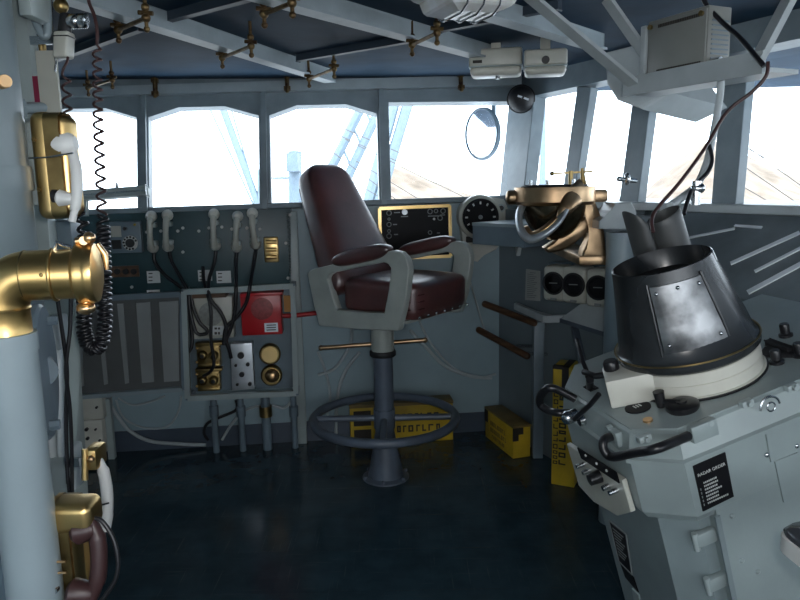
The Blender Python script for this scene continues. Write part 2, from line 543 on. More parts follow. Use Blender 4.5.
# sill ledge with a bright lip
mb = MB(FR); mb.box(-.1, RLEN, -.07, .40, SILLR - .035, SILLR, b=.006)
struct(fin('trim_13', mb, 'pale', smooth=0))
edges = [FRU.hit((a + b) / 2, 150, 1, 0).x for a, b in ((505, 535), (570, 588), (630, 650), (722, 745))]
gap = edges[3] - edges[2]
more = [edges[3] + gap * (1.05 + k) for k in range(6)]
for k, x in enumerate(more):
    if x > RLEN: break
    mb = MB(FRU); mb.box(x - .05, x + .05, -.05, .05, -.02, wt1.z + .02, b=.004)
    struct(fin('trim_%d' % (14 + k), mb, 'frame', smooth=0))
allx = [max(0, edges[0])] + edges[1:] + [x for x in more if x < RLEN]
for k in range(len(allx) - 1):
    mb = MB(FRU)
    x0, x1 = allx[k], allx[k + 1]
    pp = [V((x0, .04, -.01)), V((x1, .04, -.01)), V((x1, .04, wtop + .03)), V((x0, .04, wtop + .03))]
    mb.tube(pp, .012, 6, True)
    w = struct(fin('window_%d' % (5 + k), mb, 'frame'))
    mb = MB(FRU); mb.prism(pp, (0, .004, 0))
    fin('pane', mb, 'glass', w, smooth=0)

# ------------------------------------------------------------------ deckhead beams, battens and clamps
def ceil_bar(p, q, w, h, z=None, m_='beam', name='ceiling_beam'):
    z = CEILZ - h / 2 if z is None else z
    P0, Q0 = atz(*p, z), atz(*q, z)
    ext = 1.6 if m_ == 'beam' else .0
    P0 = P0 + (P0 - Q0).normalized() * ext
    mb = MB(); mb.bar(P0, Q0, w, h, b=.004)
    if m_ == 'beam':         # angle section: a broad lower flange
        P, Q = P0, Q0
        mb.bar(P + V((0, 0, -h / 2)), Q + V((0, 0, -h / 2)), w * 2.2, .008)
    return fin(name, mb, m_, smooth=0)
beams = [((20, -26), (330, 76), 'long pale grey ceiling beam crossing the upper left of the deckhead'),
         ((255, -14), (490, 53), 'long pale grey ceiling beam running down to the beige lamp housings'),
         ((395, -22), (600, 42), 'pale grey ceiling beam behind the square ceiling lamp, rightmost of three')]
for p, q, l in beams:
    tag(ceil_bar(p, q, .030, .06), l, 'beam', 'ceiling beams')
bat = [((-10, 82), (142, 26), 'dark batten across the ceiling left of the first beam, nearest the dangling cords'),
       ((158, 20), (262, -8), 'dark batten on the ceiling between the two left beams, at the top edge'),
       ((298, 58), (414, 38), 'dark batten across the blue ceiling above the maroon chair'),
       ((440, 28), (560, 5), 'dark batten on the ceiling behind the square ceiling lamp')]
for p, q, l in bat:
    tag(ceil_bar(p, q, .022, .03, m_='batten', name='ceiling_batten'), l, 'batten', 'ceiling battens')
clamps = [((118, 30), (146, 18), 'bronze ceiling clamp on the left beam, above the dangling cords'),
          ((222, 58), (251, 46), 'bronze ceiling clamp midway along the left beam'),
          ((264, 14), (292, 3), 'bronze ceiling clamp at the top edge on the middle beam'),
          ((309, 79), (334, 69), 'bronze ceiling clamp at the window end of the left beam'),
          ((412, 45), (437, 33), 'bronze ceiling clamp on the middle beam under the ceiling lamp'),
          ((88, 88), (112, 80), 'bronze ceiling clamp behind the coiled cord, above the leftmost window')]
for p, q, l in clamps:
    z = CEILZ - .085
    P, Q = atz(*p, z), atz(*q, z)
    t = thing('ceiling_clamp', l, 'clamp', P, group='ceiling clamps')
    mb = MB(); mb.cyl(P, Q, .007, seg=8); fin('rod', mb, 'rustbrass', t)
    for e in (P, Q):
        mb = MB(); mb.cyl(e + V((0, 0, -.03)), e + V((0, 0, .085)), .006, seg=8)
        mb.sph(e, .014, seg=10); mb.sph(e + V((0, 0, -.032)), .010, seg=8); mb.sph(e + V((0, 0, .03)), .013, seg=8)
        mb.cyl(e + V((-.022, 0, .016)), e + V((.022, 0, .012)), .007, seg=6)
        fin('wing_bolt', mb, 'rustbrass', t)
for x, y, l in [(155, 87, 'small rusty bracket on the pale channel over the leftmost window post'),
                (287, 82, 'small rusty bracket on the pale channel over the third window from left'),
                (461, 81, 'small rusty bracket on the pale channel left of the beige lamp housings')]:
    p = FU.hit(x, y, 1, -.085)
    mb = MB(FU)
    mb.box(p.x - .018, p.x + .018, p.y - .012, p.y + .012, p.z + .025, p.z + .045)
    mb.box(p.x - .018, p.x + .018, p.y - .012, p.y + .012, p.z - .045, p.z - .025)
    mb.cyl((p.x, p.y - .01, p.z - .06), (p.x, p.y - .01, p.z + .06), .009, seg=8)
    mb.box(p.x - .012, p.x + .012, p.y, p.y + .012, p.z - .05, p.z + .05)
    tag(fin('channel_bracket', mb, 'rustbrass'), l, 'bracket', 'channel brackets')
# ------------------------------------------------------------------ captain's chair
cb = atz(386, 477, 0)
th = math.radians(-37)
fx = V((math.cos(th), math.sin(th), 0)); fy = V((-math.sin(th), math.cos(th), 0))
FC = Frame(cb, fx, fy, UP)                             # local x = where the chair faces
ch = thing('captain_chair', 'maroon leather pedestal chair with grey arm frames and a round footrest', 'chair', (0, 0, 0), FC)
mb = MB(FC)
mb.lathe([(.120, 0), (.120, .008), (.092, .016), (.047, .26), (.045, .27)], (0, 0, 0), seg=36)
for k in range(6):
    a = k * PI / 3
    mb.cyl((.112 * math.cos(a), .112 * math.sin(a), .01), (.112 * math.cos(a), .112 * math.sin(a), .024), .009, seg=6)
fin('base_cone', mb, 'column', ch)
mb = MB(FC); mb.cyl((0, 0, .23), (0, 0, .66), .049, seg=28); fin('column', mb, 'column', ch)
mb = MB(FC); mb.lathe([(.062, .645), (.066, .65), (.066, .668), (.062, .674)], (0, 0, 0), seg=28); fin('collar', mb, 'blackmat', ch)
mb = MB(FC); mb.lathe([(.057, .67), (.057, .86), (.07, .875)], (0, 0, 0), seg=28); fin('swivel_sleeve', mb, 'chairgrey', ch)
RZ, RR = .32, .362
ring = None
mb = MB(FC); mb.torus((0, 0, RZ), (0, 0, 1), RR, .023, 56, 12); ring = fin('footrest_ring', mb, 'column', ch)
for k in range(4):
    a = th * -1 + k * PI / 2
    mb = MB(FC); mb.cyl((.05 * math.cos(a), .05 * math.sin(a), RZ), (RR * math.cos(a), RR * math.sin(a), RZ), .016, seg=12)
    fin('spoke', mb, 'column', ring)
mb = MB(FC); mb.lathe([(.055, RZ - .05), (.055, RZ + .05)], (0, 0, 0), seg=24); fin('ring_hub', mb, 'column', ring)
# lever rod below the seat
p, q = FC.hit(321, 348, 1, -.10), FC.hit(425, 340, 1, -.10)
p = FC.I @ at(321, 348, 3.52); q = FC.I @ at(425, 340, 3.52)
mb = MB(FC); mb.cyl(p, q, .011, seg=10); mb.sph(p, .014, seg=10); mb.sph(q, .014, seg=10)
mm = (p + q) / 2
mb.cyl(mm, (0, 0, mm.z), .012, seg=8)
fin('lever', mb, 'bronze', ch)
HW = .275                                               # half width between arm frames
outer_px = [(307, 274), (309, 271), (313, 269), (355, 259), (392, 250.5), (400, 252), (406, 258), (409, 268), (407, 290), (403, 312), (398, 331), (357, 329.5), (319, 326), (314, 307)]
inner_px = [(327.5, 279), (328.5, 275.5), (332, 273), (355, 268), (383, 262.5), (387.5, 264), (390.5, 268), (390.5, 273), (389, 286), (386.5, 300), (384, 313), (360, 312), (337, 310), (332, 295)]
oo = [FC.hit(x, y, 1, -HW) for x, y in outer_px]
ii = [FC.hit(x, y, 1, -HW) for x, y in inner_px]
for s in (-1, 1):
    mb = MB(FC)
    mb.holed([(p.x, s * HW, p.z) for p in oo], [(p.x, s * HW, p.z) for p in ii], (0, -s * .04, 0))
    af = fin('arm_frame', mb, 'chairgrey', ch, bevel=.006)
    p0, p1 = FC.hit(331, 262, 1, -HW), FC.hit(389, 249, 1, -HW)
    d = (p1 - p0); L = d.length; d.normalize(); zz = V((0, 1, 0)).cross(d) * -1
    mb = MB(FC)
    rr = []
    for k in range(13):
        t = k / 12
        e = (1 - abs(2 * t - 1) ** 4) ** .5 if 0 < k < 12 else .25
        c = p0 + d * (L * t); c.y = s * (HW - .018)
        hw, hh = .038 * (.55 + .45 * e), .037 * e
        rr.append([c + V((0, 1, 0)) * (hw * math.copysign(abs(math.cos(a)) ** .6, math.cos(a))) + zz * (hh * math.copysign(abs(math.sin(a)) ** .7, math.sin(a))) for a in [2 * PI * j / 16 for j in range(16)]])
    mb.rings(rr)
    fin('arm_pad', mb, 'leather', ch, subsurf=1)
# seat cushion
sx0 = FC.hit(333, 300, 1, -HW).x; sx1 = FC.hit(408, 300, 1, -.245).x
zt = FC.hit(400, 287, 1, -.24).z; zb = FC.hit(404, 321, 1, -.24).z
def cushion(x0, x1, y0, y1, z0, z1, crown=.02):
    mb = MB(FC); rs = []
    N = 14
    for k in range(N + 1):
        t = k / N
        z = z0 + (z1 - z0) * min(1, t * 1.25) if t < .8 else z1 + crown * (1 - ((1 - t) / .2) ** 2)
        ins = 0 if t < .72 else .05 * ((t - .72) / .28) ** 2.2 * 1.6
        ins += .012 * max(0, 1 - t * 6)
        rs.append((z, ins))
    R = []
    for z, ins in rs:
        ring_ = []
        for j in range(48):
            a = 2 * PI * j / 48
            ca, sa = math.cos(a), math.sin(a)
            ex = math.copysign(abs(ca) ** .28, ca); ey = math.copysign(abs(sa) ** .28, sa)
            ring_.append(((x0 + x1) / 2 + ((x1 - x0) / 2 - ins) * ex, (y0 + y1) / 2 + ((y1 - y0) / 2 - ins) * ey, z))
        R.append(ring_)
    mb.rings(R)
    return mb
seat = fin('seat_cushion', cushion(sx0, sx1 + .03, -HW + .042, HW - .042, zb, zt), 'leather', ch, smooth=60)
for k in range(7):
    y = -.20 + .40 * k / 6
    mb = MB(FC); mb.sph((sx1 + .029, y, zb + .014), .007, seg=8); fin('stud', mb, 'steel', seat)
for z in (.33, .55, .75):
    zz_ = zb + (zt - zb) * z
    mb = MB(FC); mb.tube([(sx1 + .029, -HW + .07 + .02 * k, zz_) for k in range(3)], .004, 6)
    mb.tube([(sx1 - .045 + .024 * k, -HW + .042, zz_) for k in range(3)], .004, 6)
    fin('stitched_fold', mb, 'leather2', seat)
# pan under the seat: shallow tapered tray
mb = MB(FC)
def rect(x0, x1, y0, y1, z): return [(x0, y0, z), (x1, y0, z), (x1, y1, z), (x0, y1, z)]
mb.rings([rect(-.09, .09, -.09, .09, .84), rect(sx0 + .02, sx1 - .01, -HW + .03, HW - .03, zb - .012), rect(sx0 + .02, sx1 - .01, -HW + .03, HW - .03, zb + .002)])
fin('seat_pan', mb, 'chairgrey', ch, smooth=0)
# backrest: tall tapered pad, leaning back
bt = FC.hit(322, 167, 1, 0); bb = FC.hit(350, 290, 1, 0)
def sect(x, z, hw, dep, nx, nz, N=40):
    r_ = []
    for j in range(N):
        a = 2 * PI * j / N
        ca, sa = math.cos(a), math.sin(a)
        u_ = math.copysign(abs(ca) ** .38, ca) * hw; v_ = math.copysign(abs(sa) ** .55, sa) * dep
        r_.append((x + v_ * nx, u_, z + v_ * nz))
    return r_
zlo, zhi = zt - .07, FC.hit(322, 166, 1, 0).z
xlo = sx0 - .015
lean = (bt.x - .02 - xlo) / (zhi - zlo)
nrm = V((1, 0, -lean)).normalized()
mb = MB(FC); R = []
N = 22
for k in range(N + 1):
    t = k / N
    z = zlo + (zhi - zlo) * t
    hw = .262 - .128 * t ** 1.1
    dep = .085 - .012 * t
    if t > .88:
        e = (t - .88) / .12
        hw *= (1 - .42 * e ** 2.4); dep *= (1 - .55 * e ** 2.5)
    if t < .08:
        hw *= .93 + .07 * t / .08; dep *= .6 + .4 * t / .08
    R.append(sect(xlo + lean * (z - zlo), z, hw, dep, nrm.x, nrm.z))
mb.rings(R)
back = fin('backrest', mb, 'leather', ch, smooth=60, subsurf=1)
mb = MB(FC)
R = []
for k in range(3, N - 3):
    t = k / N
    z = zlo + (zhi - zlo) * t
    hw = (.262 - .128 * t ** 1.1) * .93
    R.append(sect(xlo + lean * (z - zlo) - 0.058 * nrm.x, z, hw, .022, nrm.x, nrm.z))
mb.rings(R)
fin('back_shell', mb, 'leather2', back, smooth=60)
# ------------------------------------------------------------------ fittings on the front bulkhead
def wr(F, x0, y0, x1, y1, d=0):            # pixel box -> (u0, u1, z0, z1) on plane d metres in front of the wall
    a, c = F.hit(x0, (y0 + y1) / 2, 1, -d), F.hit(x1, (y0 + y1) / 2, 1, -d)
    xm = (x0 + x1) / 2
    return a.x, c.x, F.hit(xm, y1, 1, -d).z, F.hit(xm, y0, 1, -d).z
def wpt(F, x, y, d=0): return F.hit(x, y, 1, -d)
def wbox(mb, F, x0, y0, x1, y1, d0, d1, b=0):   # box from depth d0 (rear) to d1 (front)
    u0, u1, z0, z1 = wr(F, x0, y0, x1, y1, d1)
    return mb.box(u0, u1, -d1, -d0, z0, z1, b)

# ---- dark teal switch panel
q = [(73, 215), (291, 208), (292, 288), (73, 297)]
DP = .05
t = thing('telephone_board', 'long dark teal telephone panel under the left windows', 'panel', wpt(FW, 180, 293), FW)
mb = MB(FW); pp = [wpt(FW, x, y, DP) for x, y in q]; mb.prism(pp, (0, DP, 0), b=.004); fin('panel', mb, 'teal', t)
for x, y in [(132, 287), (183, 252), (183, 228), (290, 215), (286, 243), (288, 278), (199, 231), (161, 231), (147, 232), (166, 231), (178, 231), (209, 228), (222, 227), (232, 229), (247, 228), (260, 229)]:
    p = wpt(FW, x, y, DP); mb = MB(FW); mb.cyl((p.x, p.y, p.z), (p.x, p.y - .008, p.z), .0085, seg=10); fin('screw', mb, 'mark', t)
for x0, y0, x1, y1 in [(147, 271, 160, 283), (198, 270, 212, 281), (216.5, 271, 231, 283), (147, 290, 160, 297)]:
    mb = MB(FW); wbox(mb, FW, x0, y0, x1, y1, DP - .001, DP + .002); c = fin('label_card', mb, 'card', t)
    mb = MB(FW)
    for k in range(3):
        wbox(mb, FW, x0 + 1.5, y0 + 2 + k * 3.6, x0 + 5.5, y0 + 3 + k * 3.6, DP + .001, DP + .003)
    fin('print', mb, 'ink', c, smooth=0)
mb = MB(FW); wbox(mb, FW, 111, 266, 139, 277, DP - .001, DP + .008); s_ = fin('socket_strip', mb, 'wood', t)
for x in (117.5, 126, 134):
    p = wpt(FW, x, 271.5, DP + .008); mb = MB(FW); mb.cyl(p, p + V((0, -.012, 0)), .016, seg=14); fin('socket', mb, 'blackmat', s_)
# ---- dial box mounted on it
t = thing('dial_telephone_box', 'small grey telephone box with a round dial on the teal panel', 'telephone', wpt(FW, 125, 254, DP), FW)
D2 = DP + .045
mb = MB(FW); wbox(mb, FW, 110, 221.5, 141, 253, DP + .001, D2, .004); fin('case', mb, 'bluegrey', t)
mb = MB(FW); wbox(mb, FW, 111, 226, 121, 237, D2 - .001, D2 + .004); fin('plate', mb, 'beige', t)
mb = MB(FW); wbox(mb, FW, 112, 240, 121, 249, D2 - .001, D2 + .006); fin('grille', mb, 'blackmat', t)
p = wpt(FW, 130.5, 243, D2)
mb = MB(FW); mb.cyl(p, p + V((0, -.008, 0)), .040, seg=28); dl = fin('dial', mb, 'mark', t)
mb = MB(FW); mb.cyl(p + V((0, -.006, 0)), p + V((0, -.014, 0)), .024, seg=20); fin('hub', mb, 'black', dl)
for k in range(10):
    a = .4 + k * 2 * PI / 12
    c = p + V((.033 * math.cos(a), -.006, .033 * math.sin(a)))
    mb = MB(FW); mb.cyl(c, c + V((0, -.004, 0)), .0062, seg=8); fin('finger_hole', mb, 'black', dl)
p = wpt(FW, 125.5, 228.5, D2); mb = MB(FW); mb.cyl(p, p + V((0, -.02, 0)), .01, seg=10); fin('button', mb, 'black', t)
p = wpt(FW, 135, 224.5, D2); mb = MB(FW); mb.cyl(p, p + V((0, -.012, 0)), .006, seg=8); fin('lamp', mb, 'yellow', t)

# ---- five handsets
hs = [(153, 216, 154, 248, 'grey telephone handset on the teal panel, leftmost of five'),
      (169, 215, 169, 247, 'grey telephone handset beside the leftmost one on the teal panel'),
      (215, 214, 216, 246, 'grey telephone handset alone in the middle of the teal panel'),
      (238.5, 216, 237, 247, 'grey telephone handset left of the tilted one by the brass socket plate'),
      (253, 213, 256, 245, 'slightly tilted grey telephone handset nearest the brass socket plate')]
HL = .178
proto = None
HS = []
for x0, y0, x1, y1, lab in hs:
    a = wpt(FW, x0, y0, DP); c = wpt(FW, x1, y1, DP)
    ang = math.atan2(c.x - a.x, a.z - c.z)
    W = FW.M @ Matrix.Translation((a.x, -DP, a.z)) @ Matrix.Rotation(-ang, 4, 'Y')
    if proto is None:
        HF = Frame((0, 0, 0), (1, 0, 0), (0, 1, 0), (0, 0, 1)); HF.M = W.copy(); HF.I = W.inverted()
        t = thing('telephone_handset', lab, 'telephone handset', (0, 0, 0), HF, 'telephone handsets on the teal panel')
        mb = MB(HF); mb.lathe([(.026, .0), (.030, -.01), (.030, -.022), (.024, -.034), (.016, -.04)], (0, -.022, 0), (0, 1, 0), 24)
        mb.lathe([(.022, .0), (.027, -.012), (.024, -.03), (.014, -.04)], (0, -.03, .0), (0, 1, 0), 24); fin('earpiece', mb, 'cream', t)
        mb = MB(HF)
        pts = smoothpath([(0, -.05, -.005), (0, -.075, -.04), (0, -.082, -.09), (0, -.074, -.14), (0, -.05, -HL)], 5)
        mb.tube(pts, [.015 + .004 * abs(2 * k / (len(pts) - 1) - 1) for k in range(len(pts))], 12); fin('handle', mb, 'beige', t)
        mb = MB(HF); mb.lathe([(.027, 0), (.031, -.012), (.027, -.03), (.016, -.05)], (0, -.012, -HL + .008), (0, 1, 0), 24); fin('mouthpiece', mb, 'cream', t)
        mb = MB(HF); mb.box(-.022, .022, -.05, .0, -.06, -.035, .004); fin('cradle_hook', mb, 'grey', t)
        mb = MB(HF); mb.box(-.026, .026, -.05, .0, -HL + .02, -HL + .045, .004); fin('cradle_hook', mb, 'grey', t)
        proto = t; HS.append(t)
    else:
        HS.append(dup(proto, W, lab))
def cord(name, pts, r, label, F=None, material='cable', group=None, n=6):
    mb = MB(F or WORLD); mb.tube(smoothpath(pts, n), r, 8)
    return tag(fin(name, mb, material, smooth=70), label, 'cable', group)
def fp(*l): return [wpt(FW, x, y, d) for x, y, d in l]
def hcord(h, pts):
    mb = MB(FW); mb.tube(smoothpath(pts, 6), .010, 8); fin('cord', mb, 'cable', h, smooth=70)
hcord(HS[0], fp((154, 252, .075), (155, 262, .08), (165, 275, .10), (178, 285, .11), (187, 293, .12), (191, 302, .13), (187, 320, .13), (185, 340, .14), (184, 350, .14), (187, 353, .145), (192, 345, .14), (191, 325, .13), (188, 303, .13)))
hcord(HS[1], fp((169, 250, .075), (172, 262, .09), (182, 280, .12), (188, 292, .14), (190, 310, .15), (196, 332, .16), (205, 334, .16), (207, 330, .16), (200, 323, .16), (194, 310, .15), (191, 296, .14)))
hcord(HS[2], fp((216, 250, .075), (214, 264, .09), (209, 280, .13), (210, 298, .17), (221, 313, .17), (226, 326, .17), (226, 340, .17), (229, 349, .17), (231, 358, .16)))
hcord(HS[3], fp((237, 250, .075), (236, 262, .08), (236, 285, .16), (235, 310, .17), (231, 328, .17), (225, 342, .17)))
hcord(HS[4], fp((256, 249, .075), (254, 262, .08), (250, 285, .17), (246, 303, .17), (236, 318, .17), (226, 328, .17), (224, 345, .17)))
cord('panel_cord', fp((203, 267, .07), (204, 282, .12), (208, 296, .16), (211, 312, .17), (211, 340, .18), (214, 362, .18), (210, 372, .17), (203, 376, .165)), .009, 'black cord hanging from a card label to the brass sockets', FW)
# ---- brass socket plate
t = thing('brass_socket_plate', 'brass plate with three ridges at the right end of the teal panel', 'socket plate', wpt(FW, 271, 263, DP), FW)
mb = MB(FW); wbox(mb, FW, 264, 237, 278.5, 262.5, DP + .001, DP + .02, .008); fin('plate', mb, 'brass', t)
for y in (242, 249.5, 257):
    p = wpt(FW, 266, y, DP + .02); p2 = wpt(FW, 276.5, y, DP + .02)
    mb = MB(FW); mb.cyl(p, p2, .012, seg=12); fin('ridge', mb, 'brass', t)

# ---- striped heater under the panel
t = thing('heater_panel', 'dark grey heater cabinet with pale slanting slats', 'heater', wpt(FW, 130, 396), FW)
Q = [(68, 301), (179, 296), (183, 388), (72, 396)]
D = .14
mb = MB(FW); pp = [wpt(FW, x, y, D) for x, y in Q]; mb.prism(pp, (0, D, 0)); fin('cabinet', mb, 'stripeA', t, smooth=0)
for sx in [((76, 306), (80, 306), (84, 386), (80, 387)), ((96, 305), (100, 305), (108, 384), (104, 385)), ((117, 304), (123, 304), (129, 383), (125, 384)), ((136, 303), (150, 302), (154, 382), (142, 383)), ((159, 302), (178, 301), (179, 381), (164, 382))]:
    mb = MB(FW); mb.prism([wpt(FW, x, y, D + .012) for x, y in sx], (0, .014, 0)); fin('slat', mb, 'stripeB', t, smooth=0)
a, b_ = wpt(FW, 66, 397, D), wpt(FW, 183, 388, D)
mb = MB(FW); mb.bar(a + V((0, -.01, 0)), b_ + V((0, -.01, 0)), .05, .022, (0, 0, 1)); fin('bottom_rail', mb, 'pipe', t, smooth=0)
a, b_ = wpt(FW, 66, 300, D), wpt(FW, 181, 294, D)
mb = MB(FW); mb.bar(a, b_, .03, .03); 
a, b_ = wpt(FW, 181.5, 294, D), wpt(FW, 184, 389, D); mb.bar(a, b_, .03, .02, (1, 0, 0)); fin('rim', mb, 'bluegrey', t, smooth=0)

# ---- open framed rack with instruments
t = thing('instrument_rack', 'open grey angle iron rack on pipe legs under the teal panel', 'rack', wpt(FW, 240, 449), FW)
D = .15
R4 = [(184, 292), (293, 286), (296, 393), (188, 398)]
Z = [wpt(FW, x, y, D) for x, y in R4]
mb = MB(FW)
for k in range(4):
    mb.bar(Z[k], Z[(k + 1) % 4], .03, .028, (0, 1, 0))
fin('rack_frame', mb, 'grey', t, smooth=0)
for k in range(4):
    mb = MB(FW); mb.bar(Z[k], V((Z[k].x, 0, Z[k].z)), .028, .028)
    fin('standoff', mb, 'bluegrey', t, smooth=0)
mb = MB(FW); mb.prism([V((p.x, -.03, p.z)) for p in Z], (0, .02, 0)); fin('backing_sheet', mb, 'bluegrey', t, smooth=0)
mb = MB(FW); wbox(mb, FW, 192, 294, 226, 298, .02, D, 0); fin('wooden_strip', mb, 'wood', t, smooth=0)
for x in (213, 240, 265, 293):
    p = wpt(FW, x, 396, .10)
    mb = MB(FW); mb.cyl((p.x, -.10, 0), (p.x, -.10, p.z), .018 if x != 265 else .026, seg=14)
    l_ = fin('pipe_leg', mb, 'bluegrey', t)
    mb = MB(FW); z = .16; mb.cyl((p.x, -.10, p.z - .12), (p.x, -.10, p.z - .06), .026 if x != 265 else .036, seg=14); fin('coupling', mb, 'oldbrass' if x == 265 else 'bluegrey', l_)
# beige speaker box
t = thing('speaker_box', 'beige square speaker box behind dangling black cords', 'speaker', wpt(FW, 212, 340), FW)
D = .13
mb = MB(FW); wbox(mb, FW, 190, 297, 233, 338.5, .032, D, .004); fin('case', mb, 'beige', t)
p = wpt(FW, 211, 314, D); mb = MB(FW); mb.lathe([(.066, 0), (.066, -.004), (.058, -.006)], p, (0, 1, 0), 30); fin('grille', mb, 'mesh', t)
mb = MB(FW); wbox(mb, FW, 212.5, 326, 224, 335, D - .001, D + .003); c = fin('label_card', mb, 'card', t)
mb = MB(FW)
for (x0, y0, x1, y1) in [(214.5, 327.5, 217, 329.5), (218, 327.5, 220, 329.5), (214.5, 332, 217, 334.5), (218, 332, 220, 334.5)]: wbox(mb, FW, x0, y0, x1, y1, D + .001, D + .004)
fin('print', mb, 'ink', c, smooth=0)
# red speaker box
t = thing('alarm_speaker_box', 'bright red alarm speaker box under the teal panel', 'alarm speaker', wpt(FW, 262, 336), FW)
D = .16
mb = MB(FW); wbox(mb, FW, 241, 293.5, 281.5, 335, .032, D, .005); fin('case', mb, 'red', t)
mb = MB(FW); wbox(mb, FW, 240, 293, 282.5, 296, .04, D + .006, .002); fin('lid_edge', mb, 'red', t)
p = wpt(FW, 262, 309, D); mb = MB(FW); mb.lathe([(.06, 0), (.06, -.003), (.055, -.005)], p, (0, 1, 0), 30); fin('grille', mb, 'redmesh', t)
mb = MB(FW); wbox(mb, FW, 264.5, 323, 278, 332, D - .001, D + .003); c = fin('label_plate', mb, 'alu', t)
mb = MB(FW)
for k in range(3): wbox(mb, FW, 266.5, 324.6 + k * 2.4, 276, 325.6 + k * 2.4, D + .001, D + .004)
fin('print', mb, 'ink', c, smooth=0)
mb = MB(FW); wbox(mb, FW, 284, 296, 291, 312, .03, .06); tag(fin('orange_tag', mb, 'amber'), 'small orange card tucked beside the red speaker box', 'card')
pts = fp((282, 316, .09), (300, 315, .09), (316, 313, .09), (330, 311, .06), (340, 311, .02))
mb = MB(FW); mb.tube(smoothpath(pts), .013, 10); tag(fin('red_pipe', mb, 'red', smooth=70), 'thin red pipe running from the red speaker box behind the chair', 'pipe')
# brass double socket
def bsock(y0, y1, lab):
    t = thing('brass_socket', lab, 'socket', wpt(FW, 208, y1), FW, None)
    D = .09
    mb = MB(FW); wbox(mb, FW, 197, y0, 220, y1, .032, D, .004); fin('case', mb, 'oldbrass', t)
    mb = MB(FW); wbox(mb, FW, 195, y0, 222, y0 + 3, .04, D + .012, .003); fin('flange', mb, 'oldbrass', t)
    mb = MB(FW); wbox(mb, FW, 198, y1 - 3, 220, y1, .04, D + .012, .003); fin('flange', mb, 'oldbrass', t)
    for x in (203, 214):
        p = wpt(FW, x, (y0 + y1) / 2, D); mb = MB(FW); mb.lathe([(.026, .01), (.026, -.02), (.018, -.03), (.012, -.032)], p, (0, 1, 0), 18); c = fin('outlet', mb, 'oldbrass', t)
        mb = MB(FW); mb.cyl(p + V((0, -.028, 0)), p + V((0, -.036, 0)), .012, seg=12); fin('bore', mb, 'blackmat', c)
    for x, y in ((197, y0 + 5), (219, y0 + 5), (197, y1 - 5), (219, y1 - 5)):
        p = wpt(FW, x, y, D); mb = MB(FW); mb.sph((p.x, p.y - .004, p.z), .008, seg=8); fin('screw', mb, 'brass', t)
bsock(343, 367, 'tarnished brass double socket directly under the beige speaker box')
bsock(369, 391, 'tarnished brass double socket, the lower of two at the rack bottom')
# aluminium plate
t = thing('switch_plate', 'dull aluminium switch plate with black knobs under the red speaker box', 'switch plate', wpt(FW, 243, 390), FW)
D = .10
mb = MB(FW); pp = [wpt(FW, x, y, D) for x, y in ((230.5, 344), (252, 343), (254.5, 389), (232, 391))]; mb.prism(pp, (0, D - .032, 0), b=.004); fin('plate', mb, 'alu', t)
for x, y, r in [(241, 355, .019), (242, 374, .015), (248, 364, .011), (236, 365, .008), (250, 383.5, .011), (237.5, 384, .008)]:
    p = wpt(FW, x, y, D); mb = MB(FW); mb.cyl(p, p + V((0, -.016, 0)), r, seg=14); fin('knob', mb, 'black', t)
# brass discs
for x, y, dome, lab in [(270.5, 352.5, False, 'flat round brass cover beneath the red speaker box'), (272, 373.5, True, 'round brass bell with a shiny dome below the flat brass cover')]:
    p = wpt(FW, x, y, .032)
    t = thing('brass_bell' if dome else 'brass_cover', lab, 'bell' if dome else 'cover', p, FW)
    mb = MB(FW); mb.lathe([(.050, 0), (.060, -.02), (.060, -.045), (.052, -.055), (.02, -.057)], p, (0, 1, 0), 32); fin('rim' if dome else 'cap', mb, 'oldbrass', t)
    if dome:
        mb = MB(FW); mb.sph((p.x + .006, p.y - .062, p.z + .004), .040, (1, .8, 1), 24); fin('dome', mb, 'copper', t)
    else:
        mb = MB(FW); mb.cyl(p + V((0, -.05, 0)), p + V((0, -.06, 0)), .045, seg=30); fin('face', mb, 'brass', t)
# bright stanchion between the panel and the chair
q = wr(FW, 291, 207, 302, 449, .05)
mb = MB(FW); mb.box(q[0], q[1], -.05, 0, 0, SILLZ - .03, .005)
tag(fin('stanchion', mb, 'grey'), 'upright grey channel on the bulkhead behind the maroon chair back', 'stanchion')
# beige junction box low on the left
t = thing('junction_box', 'beige junction box with black knobs low on the left bulkhead', 'junction box', wpt(FW, 88, 456), FW)
D = .18
mb = MB(FW); wbox(mb, FW, 66, 421, 103, 456, .0, D, .003); fin('case', mb, 'cream', t)
mb = MB(FW); wbox(mb, FW, 66, 398, 103, 420, .0, D - .01, .003); fin('lid', mb, 'beige', t)
for x, y, r in [(80, 428, .016), (80, 436, .016), (87, 429, .010), (88, 438, .009), (96, 429, .006), (97, 407, .007), (100, 440, .006)]:
    p = wpt(FW, x, y, D if y > 420 else D - .01); mb = MB(FW); mb.cyl(p, p + V((0, -.014, 0)), r, seg=12); fin('knob', mb, 'black', t)
p0 = wpt(FW, 107, 398, .1); mb = MB(FW); mb.box(p0.x - .018, p0.x + .018, -.12, -.08, 0, p0.z, .003)
tag(fin('grey_post', mb, 'grey'), 'short square grey post beside the beige junction box', 'post')
GL = 'cables hanging on the front bulkhead'
cord('wall_cable', fp((110, 404, .03), (118, 417, .03), (130, 431, .03), (150, 441, .03), (180, 444, .03), (206, 445, .03)), .011, 'pale cable sagging from the junction box to the rack legs', FW, 'greycable', GL)
cord('wall_cable', fp((116, 400, .02), (124, 418, .02), (145, 428, .02), (168, 426, .02), (179, 410, .02), (181, 396, .02)), .006, 'thin grey cable drooping below the striped heater', FW, 'greycable', GL)
cord('wall_cable', fp((118, 398, .03), (132, 405, .03), (150, 402, .03), (165, 396, .03)), .006, 'thin grey cable hugging the underside of the striped heater', FW, 'greycable', GL)
